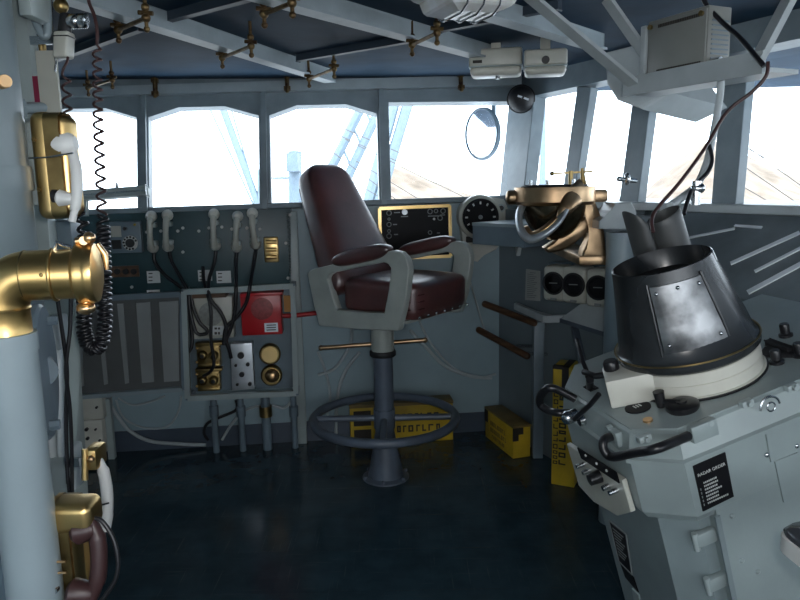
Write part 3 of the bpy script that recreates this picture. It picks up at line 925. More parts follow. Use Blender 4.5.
cord('wall_cable', fp((236, 400, .04), (236, 410, .04), (218, 418, .04), (207, 424, .04), (204, 433, .04), (208, 440, .03)), .009, 'black cable curling under the rack from the aluminium plate', FW, 'cable', GL)
cord('wall_cable', fp((222, 440, .03), (232, 424, .03), (246, 410, .04), (268, 405, .04), (284, 408, .03), (294, 398, .03)), .008, 'grey cable arching behind the pipe legs of the rack', FW, 'greycable', GL)
cord('wall_cable', fp((318, 375, .02), (335, 368, .02), (350, 345, .02), (352, 320, .02)), .009, 'pale cable on the bulkhead left of the chair column', FW, 'greycable', GL)
cord('wall_cable', fp((336, 445, .02), (337, 400, .02), (345, 372, .02), (360, 352, .02)), .010, 'pale upright cable on the bulkhead just left of the chair column', FW, 'greycable', GL)
cord('wall_cable', fp((326, 420, .02), (330, 395, .02), (325, 370, .02), (318, 352, .02)), .008, 'pale cable nearest the grey channel behind the chair', FW, 'greycable', GL)
cord('wall_cable', fp((410, 330, .02), (424, 345, .02), (445, 366, .02), (470, 376, .02), (492, 378, .03)), .010, 'pale cable drooping behind the chair towards the yellow crate', FW, 'greycable', GL)
cord('wall_cable', fp((418, 318, .02), (432, 345, .02), (455, 369, .02), (480, 377, .03), (496, 374, .05)), .007, 'thin pale cable beside the drooping one behind the chair', FW, 'greycable', GL)
cord('wall_cable', fp((468, 275, .02), (474, 295, .02), (482, 322, .02), (487, 336, .02)), .006, 'thin wire hanging below the round gauge', FW, 'greycable', GL)

# ---- framed dark status panel
t = thing('status_panel', 'dark indicator panel in a brass frame behind the chair arms', 'indicator panel', wpt(FW, 415, 258), FW)
D = .06
Q = [(379.5, 208.5), (449.5, 205.5), (450.8, 256), (380.6, 259)]
mb = MB(FW); pp = [wpt(FW, x, y, D) for x, y in Q]; mb.prism(pp, (0, D, 0)); fin('face', mb, 'dial', t, smooth=0)
mb = MB(FW)
for k in range(4): mb.bar(pp[k], pp[(k + 1) % 4], .018, .014, (0, 1, 0))
fin('frame', mb, 'brass', t, smooth=0)
for x, y, r in [(389, 213, .013), (389, 224.5, .012), (389, 231, .008), (389, 236, .013), (430, 211.5, .013), (436, 211, .010), (443, 211, .013), (440, 218, .013), (430, 232.5, .010), (389, 219, .006)]:
    p = wpt(FW, x, y, D); mb = MB(FW); mb.torus(p + V((0, -.002, 0)), (0, 1, 0), r, .0028, 20, 6); fin('bezel', mb, 'dimmark', t)
p = wpt(FW, 404.5, 212, D); mb = MB(FW); mb.cyl(p, p + V((0, -.015, 0)), .016, seg=16); fin('knob', mb, 'alu', t)
p = wpt(FW, 434, 219, D); mb = MB(FW); mb.cyl(p, p + V((0, -.008, 0)), .007, seg=10); fin('lamp', mb, 'white', t)
mb = MB(FW)
for x0, y, x1 in [(394, 212, 400), (393, 224, 397), (428, 215.5, 439), (440, 214.5, 445), (437, 232.5, 440), (401, 216, 408), (394, 234, 398)]: wbox(mb, FW, x0, y, x1, y + 1, D - .001, D + .002)
fin('lettering', mb, 'dimmark', t, smooth=0)
# ---- round gauge
t = thing('round_gauge', 'round black dial in a pale grey case right of the status panel', 'gauge', wpt(FW, 480, 256), FW)
D = .10
mb = MB(FW); p = wpt(FW, 480, 217, D)
mb.lathe([(.118, D), (.126, .01), (.122, -.008), (.108, -.016), (.094, -.010)], p, (0, 1, 0), 44); fin('case', mb, 'beige', t)
mb = MB(FW); pp = [wpt(FW, x, y, .06) for x, y in ((461, 228), (463, 206), (484, 196), (504, 199), (510, 213), (507, 236), (496, 250), (484, 254), (478, 262), (470, 260), (463, 250))]; mb.prism(pp, (0, .06, 0), b=.006); fin('body', mb, 'beige', t)
mb = MB(FW); mb.lathe([(.094, .0), (.104, -.02), (.100, -.026), (.090, -.018)], p, (0, 1, 0), 44, cap=False); fin('bezel', mb, 'blackmat', t)
mb = MB(FW); mb.cyl(p + V((0, 0, 0)), p + V((0, -.012, 0)), .092, seg=44); dl = fin('dial', mb, 'dial', t)
for k in range(9):
    a = math.radians(-30 + 240 * k / 8)
    c = p + V((.072 * math.cos(a), -.0125, .072 * math.sin(a)))
    mb = MB(FW); mb.bar(c + V((0, -.001, 0)), c + V((.015 * math.cos(a), -.001, .015 * math.sin(a))), .009, .003, (0, 1, 0)); fin('tick', mb, 'mark', dl, smooth=0)
mb = MB(FW); mb.cyl(p + V((0, -.012, 0)), p + V((0, -.02, 0)), .012, seg=12); fin('hub', mb, 'dimmark', dl)
mb = MB(FW); wbox(mb, FW, 466, 236.5, 476.5, 242.5, .05, .064); fin('name_plate', mb, 'ink', t)
p = wpt(FW, 501, 208, .07); mb = MB(FW); mb.cyl(V((p.x, 0, p.z)), p, .024, seg=18); nb = fin('side_knob', mb, 'grey', t)
mb = MB(FW); mb.cyl(p, p + V((0, -.01, 0)), .014, seg=14); fin('cap', mb, 'black', nb)
# ------------------------------------------------------------------ right corner
# yellow crate on the deck
def crate(lab, F, L, W_, H, fold=True):
    t = thing('yellow_crate', lab, 'crate', (0, 0, 0), F)
    mb = MB(F); mb.box(0, L, 0, W_, 0, H - .012, .004); fin('body', mb, 'yellow', t)
    mb = MB(F); mb.box(-.004, L + .004, -.004, W_ + .004, H - .012, H, .003); fin('lid', mb, 'yellow2', t)
    return t
def stencil(F, parent, org, du, dv, rows, m_='ink', seed=1, name='stencil_lettering'):      # blurred stencil characters, row by row
    rnd = random.Random(seed)
    mb = MB(F); org, du, dv = V(org), V(du), V(dv)
    n = du.cross(dv).normalized()
    for r, (v0, v1, u0, u1, cw) in enumerate(rows):
        u = u0
        while u < u1:
            w_ = cw * rnd.uniform(.7, 1.1)
            k = rnd.randrange(4)
            P = lambda a, b: org + du * a + dv * b
            def q(a0, a1, b0, b1):
                pts = [P(a0, b0), P(a1, b0), P(a1, b1), P(a0, b1)]
                mb.prism([p for p in pts], n * .0012)
            th_ = (v1 - v0) * .22
            q(u, u + th_, v0, v1)
            if k != 1: q(u, u + w_ * .8, v1 - th_, v1)
            if k != 2: q(u, u + w_ * .8, v0, v0 + th_)
            if k in (0, 3): q(u + w_ * .8 - th_, u + w_ * .8, v0, v1)
            u += w_ * 1.25
    return fin(name, mb, m_, parent, smooth=0)
c0 = atz(513, 459, 0)                                     # near left bottom corner
c1 = atz(480, 432, 0)                                     # far left bottom corner
dx = (c0 - c1); dx.normalize()
FQ = Frame(c0, V((dx.y * -1, dx.x, 0)) , -dx, UP)
far = .37
wv = V((-dx.y, dx.x, 0)); wv = wv if wv.x > 0 else -wv
FQ = Frame(c0, wv, wv.cross(UP) * -1, UP)
t = crate('yellow crate with black corner marks standing on the deck behind the desk post', FQ, .105, far, .185)
mb = MB(FQ); mb.box(-.001, .06, -.003, .004, .135, .1725); mb.box(-.001, .032, -.003, .004, .10, .135); fin('corner_mark', mb, 'ink', t, smooth=0)
mb = MB(FQ); mb.box(-.003, .001, far - .04, far + .003, .10, .172); fin('corner_mark', mb, 'ink', t, smooth=0)
stencil(FQ, t, (-.0015, far, 0), (0, -1, 0), (0, 0, 1), [(.10, .125, .08, .27, .02), (.06, .085, .08, .29, .02), (.025, .045, .10, .26, .016)], 'yellow2')
# yellow tall box standing on end
b0 = atz(551, 484, 0); b1 = atz(574, 488, 0)
dx = (b1 - b0).normalized()
FT = Frame(b0, dx, V((-dx.y, dx.x, 0)), UP)
TW = (b1 - b0).length
TH = FT.hit(550, 366, 1, 0).z
t = thing('yellow_crate', 'tall yellow crate on end with black stencilled lettering beside the console', 'crate', (TW / 2, .07, 0), FT)
mb = MB(FT); mb.box(0, TW, 0, .15, 0, TH, .005); fin('body', mb, 'yellow', t)
mb = MB(FT); mb.box(.045, .078, -.0025, .15, TH - .16, TH + .003); mb.box(.0, .078, -.0025, .03, TH - .012, TH + .003); fin('black_strap', mb, 'ink', t, smooth=0)
stencil(FT, t, (.015, -.0005, .06), (0, 0, 1), (-1, 0, 0), [(-.055, -.02, .05, .42, .032), (-.015, .008, .05, .40, .028)], 'ink', 5)
# third yellow crate lying behind the footrest ring
q0 = FW.hit(338, 431, 1, -.21); 
u0, u1 = FW.hit(350, 415, 1, -.125).x, FW.hit(453, 415, 1, -.125).x
t = thing('yellow_crate', 'yellow crate lying against the bulkhead behind the footrest ring', 'crate', ((u0 + u1) / 2, -.06, 0), FW)
ztop = FW.hit(440, 402, 1, -.125).z
mb = MB(FW); mb.box(u0, u1, -.125, -.01, 0, ztop, .005); fin('body', mb, 'yellow', t)
mb = MB(FW); mb.box(u0 - .003, u1 + .003, -.128, -.008, ztop - .012, ztop + .006, .003); fin('lid', mb, 'yellow2', t)
mb = MB(FW); mb.box(u0 + .02, u0 + .12, -.129, -.125, ztop * .5, ztop - .03); mb.box(u0 + .02, u0 + .12, -.129, -.125, ztop * .12, ztop * .40); fin('black_mark', mb, 'ink', t, smooth=0)
stencil(FW, t, (0, -.1255, 0), (1, 0, 0), (0, 0, 1), [(ztop * .58, ztop * .75, u0 + .19, u1 - .08, .032)], 'ink', 9)
stencil(FW, t, (0, -.1255, 0), (1, 0, 0), (0, 0, 1), [(ztop * .28, ztop * .45, u0 + .19, u1 - .08, .036)], 'ink', 4)
for e in list(bpy.data.objects):
    if e.name.startswith('yellow_crate') and e.type == 'EMPTY': e['group'] = 'yellow crates'

# grab rods on the angled bulkhead
for x0, y0, x1, y1, lab in [(485, 304, 534, 323, 'dark wooden grab rod on the angled bulkhead, the upper one'), (479, 330, 527, 356, 'dark wooden grab rod on the angled bulkhead, the lower one')]:
    p = at(x0, y0, 3.90); q = at(x1, y1, 3.70)
    t = thing('grab_rod', lab, 'grab rod', (p + q) / 2, group='grab rods')
    mb = MB(); mb.cyl(p, q, .019, seg=14); mb.sph(p, .019, seg=10); mb.sph(q, .019, seg=10); fin('rod', mb, 'wood', t)
    for k in (.62, .9):
        c = p.lerp(q, k)
        l = FA.I @ c
        w_ = FA.w((max(.01, l.x + .02), -.0, l.z - .02))
        mb = MB(); mb.cyl(c, w_, .010, seg=10); s_ = fin('bracket', mb, 'steel', t)
# paper notice
F = FA
q = [(526, 269), (540, 271), (540, 301), (525, 300)]
pp = [FA.hit(x, y, 1, -.004) for x, y in q]
mb = MB(FA); mb.prism(pp, (0, .003, 0)); t = fin('paper_notice', mb, 'paper', smooth=0)
tag(t, 'typed white paper notice stuck to the angled bulkhead', 'notice')
def quadpt(pp, u, v): return (pp[0].lerp(pp[1], u)).lerp(pp[3].lerp(pp[2], u), v)
mb = MB(FA)
for k, (a, b_) in enumerate([(.3, .7)] + [(.12, .55 + .3 * ((k * 37 % 10) / 10)) for k in range(13)]):
    v = .08 + k * .062
    pts = [quadpt(pp, a, v), quadpt(pp, b_, v), quadpt(pp, b_, v + .022), quadpt(pp, a, v + .022)]
    mb.prism([p + V((0, -.001, 0)) for p in pts], (0, .001, 0))
fin('typed_lines', mb, 'dimmark', t, smooth=0)

# upright angle post carrying the small desk
pt = atz(537, 457, 0)
ptop = at(541, 318, (pt - CC).dot(_f) - .05)
mb = MB(); mb.bar(pt + V((0, 0, 0)), V((pt.x, pt.y, ptop.z + .0)), .055, .05, (0, 1, 0), b=.004)
tag(fin('desk_post', mb, 'bluegrey'), 'upright blue grey post under the small desk by the yellow crates', 'post')
# small folding desk: tray top with a raised rim
zd = ptop.z + .035
D4 = [atz(x, y, zd) for x, y in ((516, 306), (545, 319), (612, 317), (600, 303))]
t = thing('chart_desk', 'small pale grey desk tray on the upright post under the round dials', 'desk', sum(D4, V()) / 4)
mb = MB(); mb.prism([p + V((0, 0, -.012)) for p in D4], (0, 0, .012)); fin('tray', mb, 'pale', t, smooth=0)
mb = MB()
for k in range(4): mb.bar(D4[k] + V((0, 0, .0)), D4[(k + 1) % 4] + V((0, 0, .0)), .024, .036)
fin('rim', mb, 'pale', t, smooth=0)
# triangular steel bracket plate beside it
tp = (D4[1] - CC).dot(_f) - .25
G = [at(562, 320, tp), at(610, 335, tp - .25), at(640, 330, tp - .35), at(636, 262, tp - .30), at(612, 284, tp - .2)]
nn = (G[1] - G[0]).cross(G[3] - G[0]).normalized()
t = thing('bracket_plate', 'triangular grey steel plate standing left of the rubber hood', 'bracket', (G[1].x, G[1].y, G[1].z))
mb = MB(); mb.prism(G, nn * .014, b=.002); fin('plate', mb, 'shelfgrey', t, smooth=0)
mb = MB(); mb.bar(G[0], G[1], .03, .02); mb.bar(G[1], G[2], .03, .02); fin('lower_flange', mb, 'column', t, smooth=0)
mb = MB(); mb.bar(G[0], G[4], .016, .018); mb.bar(G[4], G[3], .016, .018); fin('upper_edge', mb, 'shelfgrey', t, smooth=0)
mb = MB(); mb.bar(G[0] + V((.06, .02, -.02)), atz(600, 440, .55) , .03, .03); fin('strut', mb, 'column', t, smooth=0)

# low shelf under the window beside the gauge
sh = SILLZ - .045
q = [(470, 218), (521, 219), (548, 216), (500, 213)]
S4 = [at(472, 224, 3.62), at(524, 226, 3.35)]
S4 = [V((p.x, p.y, 0)) for p in S4]
zt_ = at(472, 222.5, 3.62).z
dv = V((.30, .26, 0))
t = thing('window_shelf', 'small dark grey shelf box jutting out beside the round gauge', 'shelf', V((S4[0].x, S4[0].y, zt_ - .10)))
top = [S4[0] + V((0, 0, zt_)), S4[1] + V((0, 0, zt_)), S4[1] + dv + V((0, 0, zt_)), S4[0] + dv * .9 + V((0, 0, zt_))]
mb = MB(); mb.prism(top, (0, 0, -.016)); fin('shelf_top', mb, 'pipe', t, smooth=0)
mb = MB(); mb.prism([p + V((.004, .006, -.016)) for p in top], (0, 0, -.095)); fin('box', mb, 'bluegrey', t, smooth=0)
mb = MB()
for k in (0, 1):
    pass
mb.prism([top[1] + V((-.02, .05, -.111)), top[1] + V((-.02, .13, -.111)), top[1] + V((-.02, .10, -.16))], (.02, 0, 0)); fin('knee_bracket', mb, 'shelfgrey', t, smooth=0)

# three round dials in square pale cases, in a row on the side bulkhead
DT = 3.0
pd = [((547, 265, 566, 301), (556, 283), 9.5, 'pale cased round dial, leftmost of the three under the bronze bearing repeater'),
      ((567, 266, 586, 303), (574, 288), 10.5, 'pale cased round dial in the middle of the three dials'),
      ((590, 269, 612, 306), (599, 293), 11, 'pale cased round dial, rightmost of three beside the grey pedestal')]
base_dir = V((.62, -.50, 0)).normalized()
for k, ((x0, y0, x1, y1), (cx, cy), r, lab) in enumerate(pd):
    tdep = 3.36 - .13 * k
    c = at((x0 + x1) / 2 + 1, (y0 + y1) / 2, tdep)
    FD = Frame(c, base_dir, V((.50, .62, 0)).normalized(), UP)
    if k == 0:
        FD0 = FD
        t = thing('cased_dial', lab, 'dial', (0, 0, 0), FD, 'cased dials in a row')
        mb = MB(FD); mb.box(-.060, .060, -.04, .09, -.085, .085, .022, 4); fin('case', mb, 'beige', t)
        mb = MB(FD); mb.lathe([(.054, .0), (.056, -.008), (.050, -.012), (.046, -.006)], (0, -.037, .004), (0, 1, 0), 32); fin('bezel', mb, 'blackmat', t)
        mb = MB(FD); mb.cyl((0, -.035, .004), (0, -.043, .004), .047, seg=32); dl = fin('dial', mb, 'dial', t)
        mb = MB(FD)
        mb.bar((-.022, -.0442, .004), (.02, -.0442, .006), .004, .002, (0, 1, 0)); fin('pointer', mb, 'dimmark', dl, smooth=0)
        mb = MB(FD); mb.box(-.015, .015, -.044, -.038, -.078, -.066); fin('name_plate', mb, 'dimmark', t, smooth=0)
        dial0 = t
    else:
        dup(dial0, FD.M.copy(), lab)
# carrier rail fixing the dials to the side bulkhead
a, b_ = at(545, 270, 3.42) , at(618, 274, 3.0)
mb = MB(); mb.bar(a + V((.06, .10, 0)), b_ + V((.05, .12, 0)), .05, .06); mb.bar(a + V((.10, .08, .0)), a + V((.42, .40, .0)), .04, .05)
tag(fin('dial_rail', mb, 'bluegrey', smooth=0), 'grey mounting rail behind the three cased dials', 'rail')

# bronze bearing repeater on a cast arm
PT = 2.95
pc_ = at(554, 203, PT)
FP = Frame(pc_, (1, 0, 0), (0, 1, 0), UP)
S = PT / 700.0
def P_(px, py, dy=0): v = FP.I @ at(px, py, PT + dy); return v
t = thing('bearing_repeater', 'bronze gimballed bearing repeater on a cast arm under the right windows', 'compass repeater', (0, 0, 0), FP)
zr = P_(555, 200).z
R = 40 * S
mb = MB(FP); mb.lathe([(R * .80, .05), (R * .98, .055), (R, .035), (R, -.005), (R * .92, -.02), (R * .80, -.015), (R * .80, .05)], (0, 0, zr), seg=48, cap=False); fin('rim_ring', mb, 'bronze', t)
mb = MB(FP); mb.cyl((-R * 1.12, 0, zr + .015), (-R * .9, 0, zr + .015), .03, seg=16); mb.sph((-R * 1.12, 0, zr + .015), .03, (.5, 1, 1)); fin('trunnion', mb, 'bronze', t)
mb = MB(FP); mb.box(R * .9, R * 1.3, -.035, .035, zr - .012, zr + .04, .012); fin('trunnion', mb, 'bronze', t)
prof = []
for k in range(12):
    a = k / 11 * PI / 2
    prof.append((R * .80 * math.cos(a), zr - .0 - R * 1.0 * math.sin(a)))
mb = MB(FP); mb.lathe(prof, (0, 0, 0), seg=40); fin('bowl', mb, 'bowl', t)
mb = MB(FP); mb.lathe([(R * .79, .045), (R * .82, .058), (R * .74, .064), (R * .70, .058), (.01, .058)], (0, 0, zr), seg=40); gl = fin('bearing_ring', mb, 'blackmat', t)
mb = MB(FP); mb.lathe([(R * .68, .059), (R * .67, .062), (.001, .062)], (0, 0, zr), seg=36); fin('glass_cover', mb, 'mirror', gl)
for x in (-.62, -.2, .45):
    mb = MB(FP); mb.cyl((x * R, -.02, zr + .06), (x * R, -.02, zr + .085), .008, seg=8); fin('sight_screw', mb, 'steel', gl)
mb = MB(FP); mb.bar((-.05 * R, .01, zr + .11), (.95 * R, .01, zr + .115), .008, .008); mb.cyl((.42 * R, .01, zr + .055), (.42 * R, .01, zr + .12), .010, seg=10); mb.sph((-.05 * R, .01, zr + .11), .010); mb.cyl((.75 * R, .01, zr + .05), (.70 * R, .01, zr + .13), .015, .006, seg=10)
fin('azimuth_sight', mb, 'oldbrass', gl)
def blade(pts, ws, th_, name, m_='bronze', ax=V((0, 1, 0))):
    mb = MB(FP); rs = []
    pts = smoothpath(pts, 5)
    n = len(pts)
    for i, p in enumerate(pts):
        tg = (pts[min(n - 1, i + 1)] - pts[max(0, i - 1)]).normalized()
        sd = V((0, 1, 0)).cross(tg).normalized()
        f_ = i / (n - 1) * (len(ws) - 1); j = int(min(f_, len(ws) - 2)); w_ = ws[j] + (ws[j + 1] - ws[j]) * (f_ - j)
        rs.append([p + sd * (w_ * math.cos(a)) + V((0, 1, 0)) * (th_ * math.sin(a)) for a in [2 * PI * q / 14 for q in range(14)]])
    mb.rings(rs); return fin(name, mb, m_, t, smooth=60)
# swinging guard hoop in front of the bowl, and the fork that carries it
blade([P_(524, 203, -.02), P_(519, 215, -.07), P_(521, 230, -.12), P_(530, 239, -.15), P_(544, 234, -.18), P_(557, 223, -.19), P_(566, 209, -.17)], [.014, .014, .016, .018, .016, .014, .012], .034, 'guard_hoop', 'alu')
blade([P_(526, 226, -.10), P_(532, 234, -.14), P_(544, 229, -.172), P_(556, 218, -.178)], [.008, .012, .012, .008], .026, 'hoop_lining', 'copper')
blade([P_(584, 187, -.08), P_(575, 196, -.15), P_(566, 208, -.175), P_(559, 219, -.165)], [.040, .042, .030, .014], .022, 'fork')
def casting(px, y0, y1, name):
    mb = MB(FP); pts = [P_(x, y, 0) for x, y in px]
    mb.prism([V((p.x, y0, p.z)) for p in pts], (0, y1 - y0, 0), b=.011)
    return fin(name, mb, 'bronze', t, smooth=50)
casting([(573, 187), (584, 184), (590, 198), (597, 214), (603, 232), (606, 257), (581, 258), (583, 249), (590, 238), (589, 226), (581, 211), (574, 200)], -.05, .04, 'arm')
casting([(592, 214), (592, 228), (582, 236), (573, 245), (562, 251), (549, 253), (544, 248), (551, 243), (563, 238), (571, 230), (580, 219)], -.035, .03, 'arm_foot')
mb = MB(FP); p = P_(592, 259, .05); mb.box(p.x - .07, p.x + .06, p.y - .06, p.y + .62, p.z - .02, p.z + .02, .006); fin('wall_seat', mb, 'bronze', t)

# grey pedestal with an arched cap, right of the repeater
PD = 2.9
a = at(621, 232, PD); 
FG = Frame(V((a.x, a.y, 0)), (1, 0, 0), (0, 1, 0), UP)
t = thing('grey_pedestal', 'grey cylindrical pedestal with an arched cap behind the rubber hood', 'pedestal', (0, 0, 0), FG)
mb = MB(FG); zc = at(621, 232, PD).z; mb.cyl((0, 0, 0), (0, 0, zc), 14 * PD / 700, seg=28); fin('pillar', mb, 'pipe', t)
pts = [at(x, y, PD - .08) for x, y in ((599, 229), (599, 221), (606, 217), (612, 211), (615, 203), (631, 202), (636, 210), (638, 230))]
mb = MB(); mb.prism(pts, (0, .16, 0), b=.006); fin('cap', mb, 'shelfgrey', t, smooth=0)
pts = at(622, 179, PD + .02)
mb = MB(); mb.cyl(at(619, 179, PD + .02), at(636, 181, PD + .06), .010, seg=10); mb.sph(at(627, 179, PD + .03), .022, (.6, 1, 1.2)); mb.sph(at(619, 179, PD + .02), .011)
tag(fin('window_catch', mb, 'steel'), 'small metal window catch on the post above the grey pedestal', 'window catch')

# slanting ribbed panel under the right windows
def rq(x, y, d): return FR.hit(x, y, 1, -d)
pa = FR.hit(688, 219, 1, -.075); pb = FR.hit(830, 224, 1, -.075)
x0, x1 = pa.x, pb.x + .25
zt_, zb_ = SILLR - .036, SILLR - .30
t = thing('slanting_panel', 'slanting dark grey panel with strips painted pale as sky reflections below the right windows', 'panel', ((x0 + x1) / 2, -.2, zb_), FR)
mb = MB(FR); mb.prism([(x0, REC, zt_), (x0, -.075, zt_), (x0, -.34, zb_), (x0, REC, zb_)], (x1 - x0, 0, 0)); fin('face', mb, 'slant', t, smooth=0)
def on_slant(px, py):
    n = V((0, zb_ - zt_, .265)).normalized(); n = V((0, -(zt_ - zb_), .265)); n.normalize()
    o = FR.I @ CC; d = FR.I.to_3x3() @ ray(px, py)
    k = (V((x0, -.075, zt_)) - o).dot(n) / d.dot(n)
    return o + d * k
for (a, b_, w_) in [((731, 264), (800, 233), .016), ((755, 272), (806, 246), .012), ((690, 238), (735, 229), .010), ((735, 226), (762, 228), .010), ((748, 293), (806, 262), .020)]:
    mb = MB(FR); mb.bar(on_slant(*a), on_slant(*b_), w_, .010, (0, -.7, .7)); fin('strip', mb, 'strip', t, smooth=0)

# ------------------------------------------------------------------ upper right bracket shelf with instrument box
Z_ = 1.80
pL, pR = atz(634, 84, Z_), atz(757, 61, Z_)
ul = (pR - pL).normalized(); nlx = V((-ul.y, ul.x, 0))
FS = Frame(pL, ul, nlx, UP)                                # x along the shelf towards the viewer, y outwards
SL = (pR - pL).length
t = thing('hanging_shelf', 'angle iron shelf hung from the deckhead over the right windows', 'shelf', (SL / 2, .1, 0), FS)
mb = MB(FS); mb.box(-.05, SL + .02, 0, .14, -.030, -.018); fin('shelf_plate', mb, 'shelfgrey', t, smooth=0)
mb = MB(FS); mb.box(-.05, SL + .02, -.004, .008, -.035, .025, .001); fin('front_rail', mb, 'shelfgrey', t, smooth=0)
arms = [((527, -6), (634, 84), 2.12, None), ((612, 12), (642, 80), None, None), ((756, 60), (792, -8), None, None)]
def up_to(p, q):
    p, q = V(p), V(q)
    return p + (q - p) * ((CEILZ - p.z) / (q.z - p.z))
A1 = up_to(pL, at(524, -8, 2.10)); mb = MB(); mb.bar(A1, pL + V((0, 0, .0)), .012, .045, (.3, -1, .2)); fin('hanger', mb, 'shelfgrey', t, smooth=0)
p = FS.w((.02, .13, -.01)); q = at(610, 4, (p - CC).dot(_f)); mb = MB(); mb.bar(p, up_to(p, q), .012, .045, (.3, -1, .1)); fin('hanger', mb, 'shelfgrey', t, smooth=0)
q = at(792, -6, (pR - CC).dot(_f)); mb = MB(); mb.bar(pR, up_to(pR, q), .018, .04, (.3, -1, .1)); fin('hanger', mb, 'shelfgrey', t, smooth=0)
# the instrument box on it
bz0 = .027
i0, i1 = FS.hit(646, 76, 1, .035), FS.hit(706, 66, 1, .035)
zt_ = FS.hit(676, 14, 1, .035).z
t = thing('instrument_box', 'grey metal instrument box on the hanging shelf', 'instrument box', ((i0.x + i1.x) / 2, .13, -.018), FS)
mb = MB(FS); mb.box(i0.x, i1.x, .036, .13, -.017, zt_, .004); fin('case', mb, 'boxgrey', t)
mb = MB(FS); mb.box(i0.x - .022, i0.x, .026, .07, -.017, zt_ - .01, .003); fin('corner_strip', mb, 'shelfgrey', t, smooth=0)
mb = MB(FS); mb.box(i0.x + .01, i1.x - .004, .031, .037, .012, zt_ - .008, .002); fp_ = fin('front_plate', mb, 'boxgrey', t)
for z in (zt_ - .028, .026):
    mb = MB(FS); n = 26
    for k in range(n):
        x = i0.x + .05 + (i1.x - i0.x - .065) * k / n
        mb.box(x, x + .004, .029, .033, z, z + .010)
    o = fin('vent_row', mb, 'ink', fp_, smooth=0)
for x, z in ((i0.x + .018, .02), (i1.x - .02, .02), (i0.x + .018, zt_ - .02), (i1.x - .02, zt_ - .02)):
    mb = MB(FS); mb.cyl((x, .032, z), (x, .024, z), .008, seg=10); fin('screw', mb, 'oldbrass', t)
mb = MB(FS)
for k in range(9):
    z = .04 + (zt_ - .07) * k / 9
    mb.box(i1.x - .002, i1.x + .003, .05, .118, z, z + .004)
fin('louvre', mb, 'bluegrey', t, smooth=0)
for k, (y, z) in enumerate(((.055, .03), (.085, .028), (.112, .032))):
    mb = MB(FS); mb.cyl((i1.x, y, z), (i1.x + .035, y, z), .012, seg=12); fin('connector', mb, 'steel', t)
# hopper shaped pale housing behind the shelf end
HP = [(603, 52), (606, 84), (616, 100), (640, 109), (674, 93), (655, 70), (630, 45)]
tt = (pL - CC).dot(_f) + .22
mb = MB(); mb.prism([at(x, y, tt) for x, y in HP], _f * .22 + V((.30, 0, 0)), b=.012)
tag(fin('lamp_housing', mb, 'shelfgrey', smooth=0), 'pale grey hopper shaped housing behind the left end of the hanging shelf', 'housing')

# ------------------------------------------------------------------ deckhead lamps and fittings
# square ceiling lamp with a ribbed glass
LT = 2.05
FLm = Frame(atz(468, 10, CEILZ - .15), V((.93, .36, 0)).normalized(), V((-.36, .93, 0)).normalized(), UP)
t = thing('ceiling_lamp', 'square grey ceiling lamp with ribbed glass at the top of the photo', 'lamp', (0, 0, .15), FLm)
mb = MB(FLm); mb.rings([rect(-.10, .10, -.10, .10, .03), rect(-.115, .115, -.115, .115, .04), rect(-.115, .115, -.115, .115, .10), rect(-.07, .07, -.07, .07, .15)]); fin('body', mb, 'grey', t, smooth=0, bevel=.006)
mb = MB(FLm); mb.rings([rect(-.10, .10, -.10, .10, .034), rect(-.09, .09, -.09, .09, .0), rect(-.05, .05, -.05, .05, -.015)]); g_ = fin('lens', mb, 'lens_sheen', t, smooth=0, bevel=.01)
for x in (-.045, .0, .045):
    mb = MB(FLm); mb.tube([(x, -.10, .03), (x, -.085, -.005), (x, -.05, -.02), (x, .05, -.02), (x, .085, -.005), (x, .10, .03)], .003, 6); fin('guard_bar', mb, 'steel', t)
def beige_lamp(name, lab, px0, py0, px1, py1, t_, oval=False):
    c = at((px0 + px1) / 2, (py0 + py1) / 2, t_)
    hw = (px1 - px0) / 2 * t_ / 700; hh = (py1 - py0) / 2 * t_ / 700
    F_ = Frame(c, V((.985, -.17, 0)).normalized(), V((.17, .985, 0)).normalized(), UP)
    t = thing(name, lab, 'lamp', (0, 0, hh), F_)
    mb = MB(F_); mb.box(-hw, hw, -.07, .07, -hh * .35, hh, .012, 3); fin('case', mb, 'beige', t)
    mb = MB(F_); mb.box(-hw * .97, hw * .97, -.066, .066, -hh * .95, -hh * .30, .018, 3); fin('diffuser', mb, 'cream', t)
    mb = MB(F_); mb.box(-hw * 1.01, hw * 1.01, -.073, .073, -hh * .36, -hh * .26, .003); fin('seam_band', mb, 'grey', t, smooth=0)
    mb = MB(F_); mb.box(-.02, .02, -.03, .03, hh - .005, CEILZ - c.z + .002); fin('stem', mb, 'beige', t, smooth=0)
    if oval:
        mb = MB(F_); mb.cyl((.0, -.068, hh * .1), (0, -.078, hh * .1), hh * .32, seg=16); fin('socket', mb, 'black', t)
    else:
        mb = MB(F_); mb.box(-hw * .85, -hw * .5, -.074, -.066, -.004, .008); fin('name_plate', mb, 'ink', t, smooth=0)
        mb = MB(F_); mb.cyl((.01, -.05, -hh), (.01, -.05, -hh - .014), .011, seg=10); fin('latch', mb, 'steel', t)
beige_lamp('emergency_lamp', 'beige boxy ceiling lamp above the round mirror, left of its pair', 470, 51, 522, 77, 3.05)
beige_lamp('emergency_lamp', 'beige boxy ceiling lamp with a black socket, right of its pair', 524, 52, 566, 76, 2.95, True)
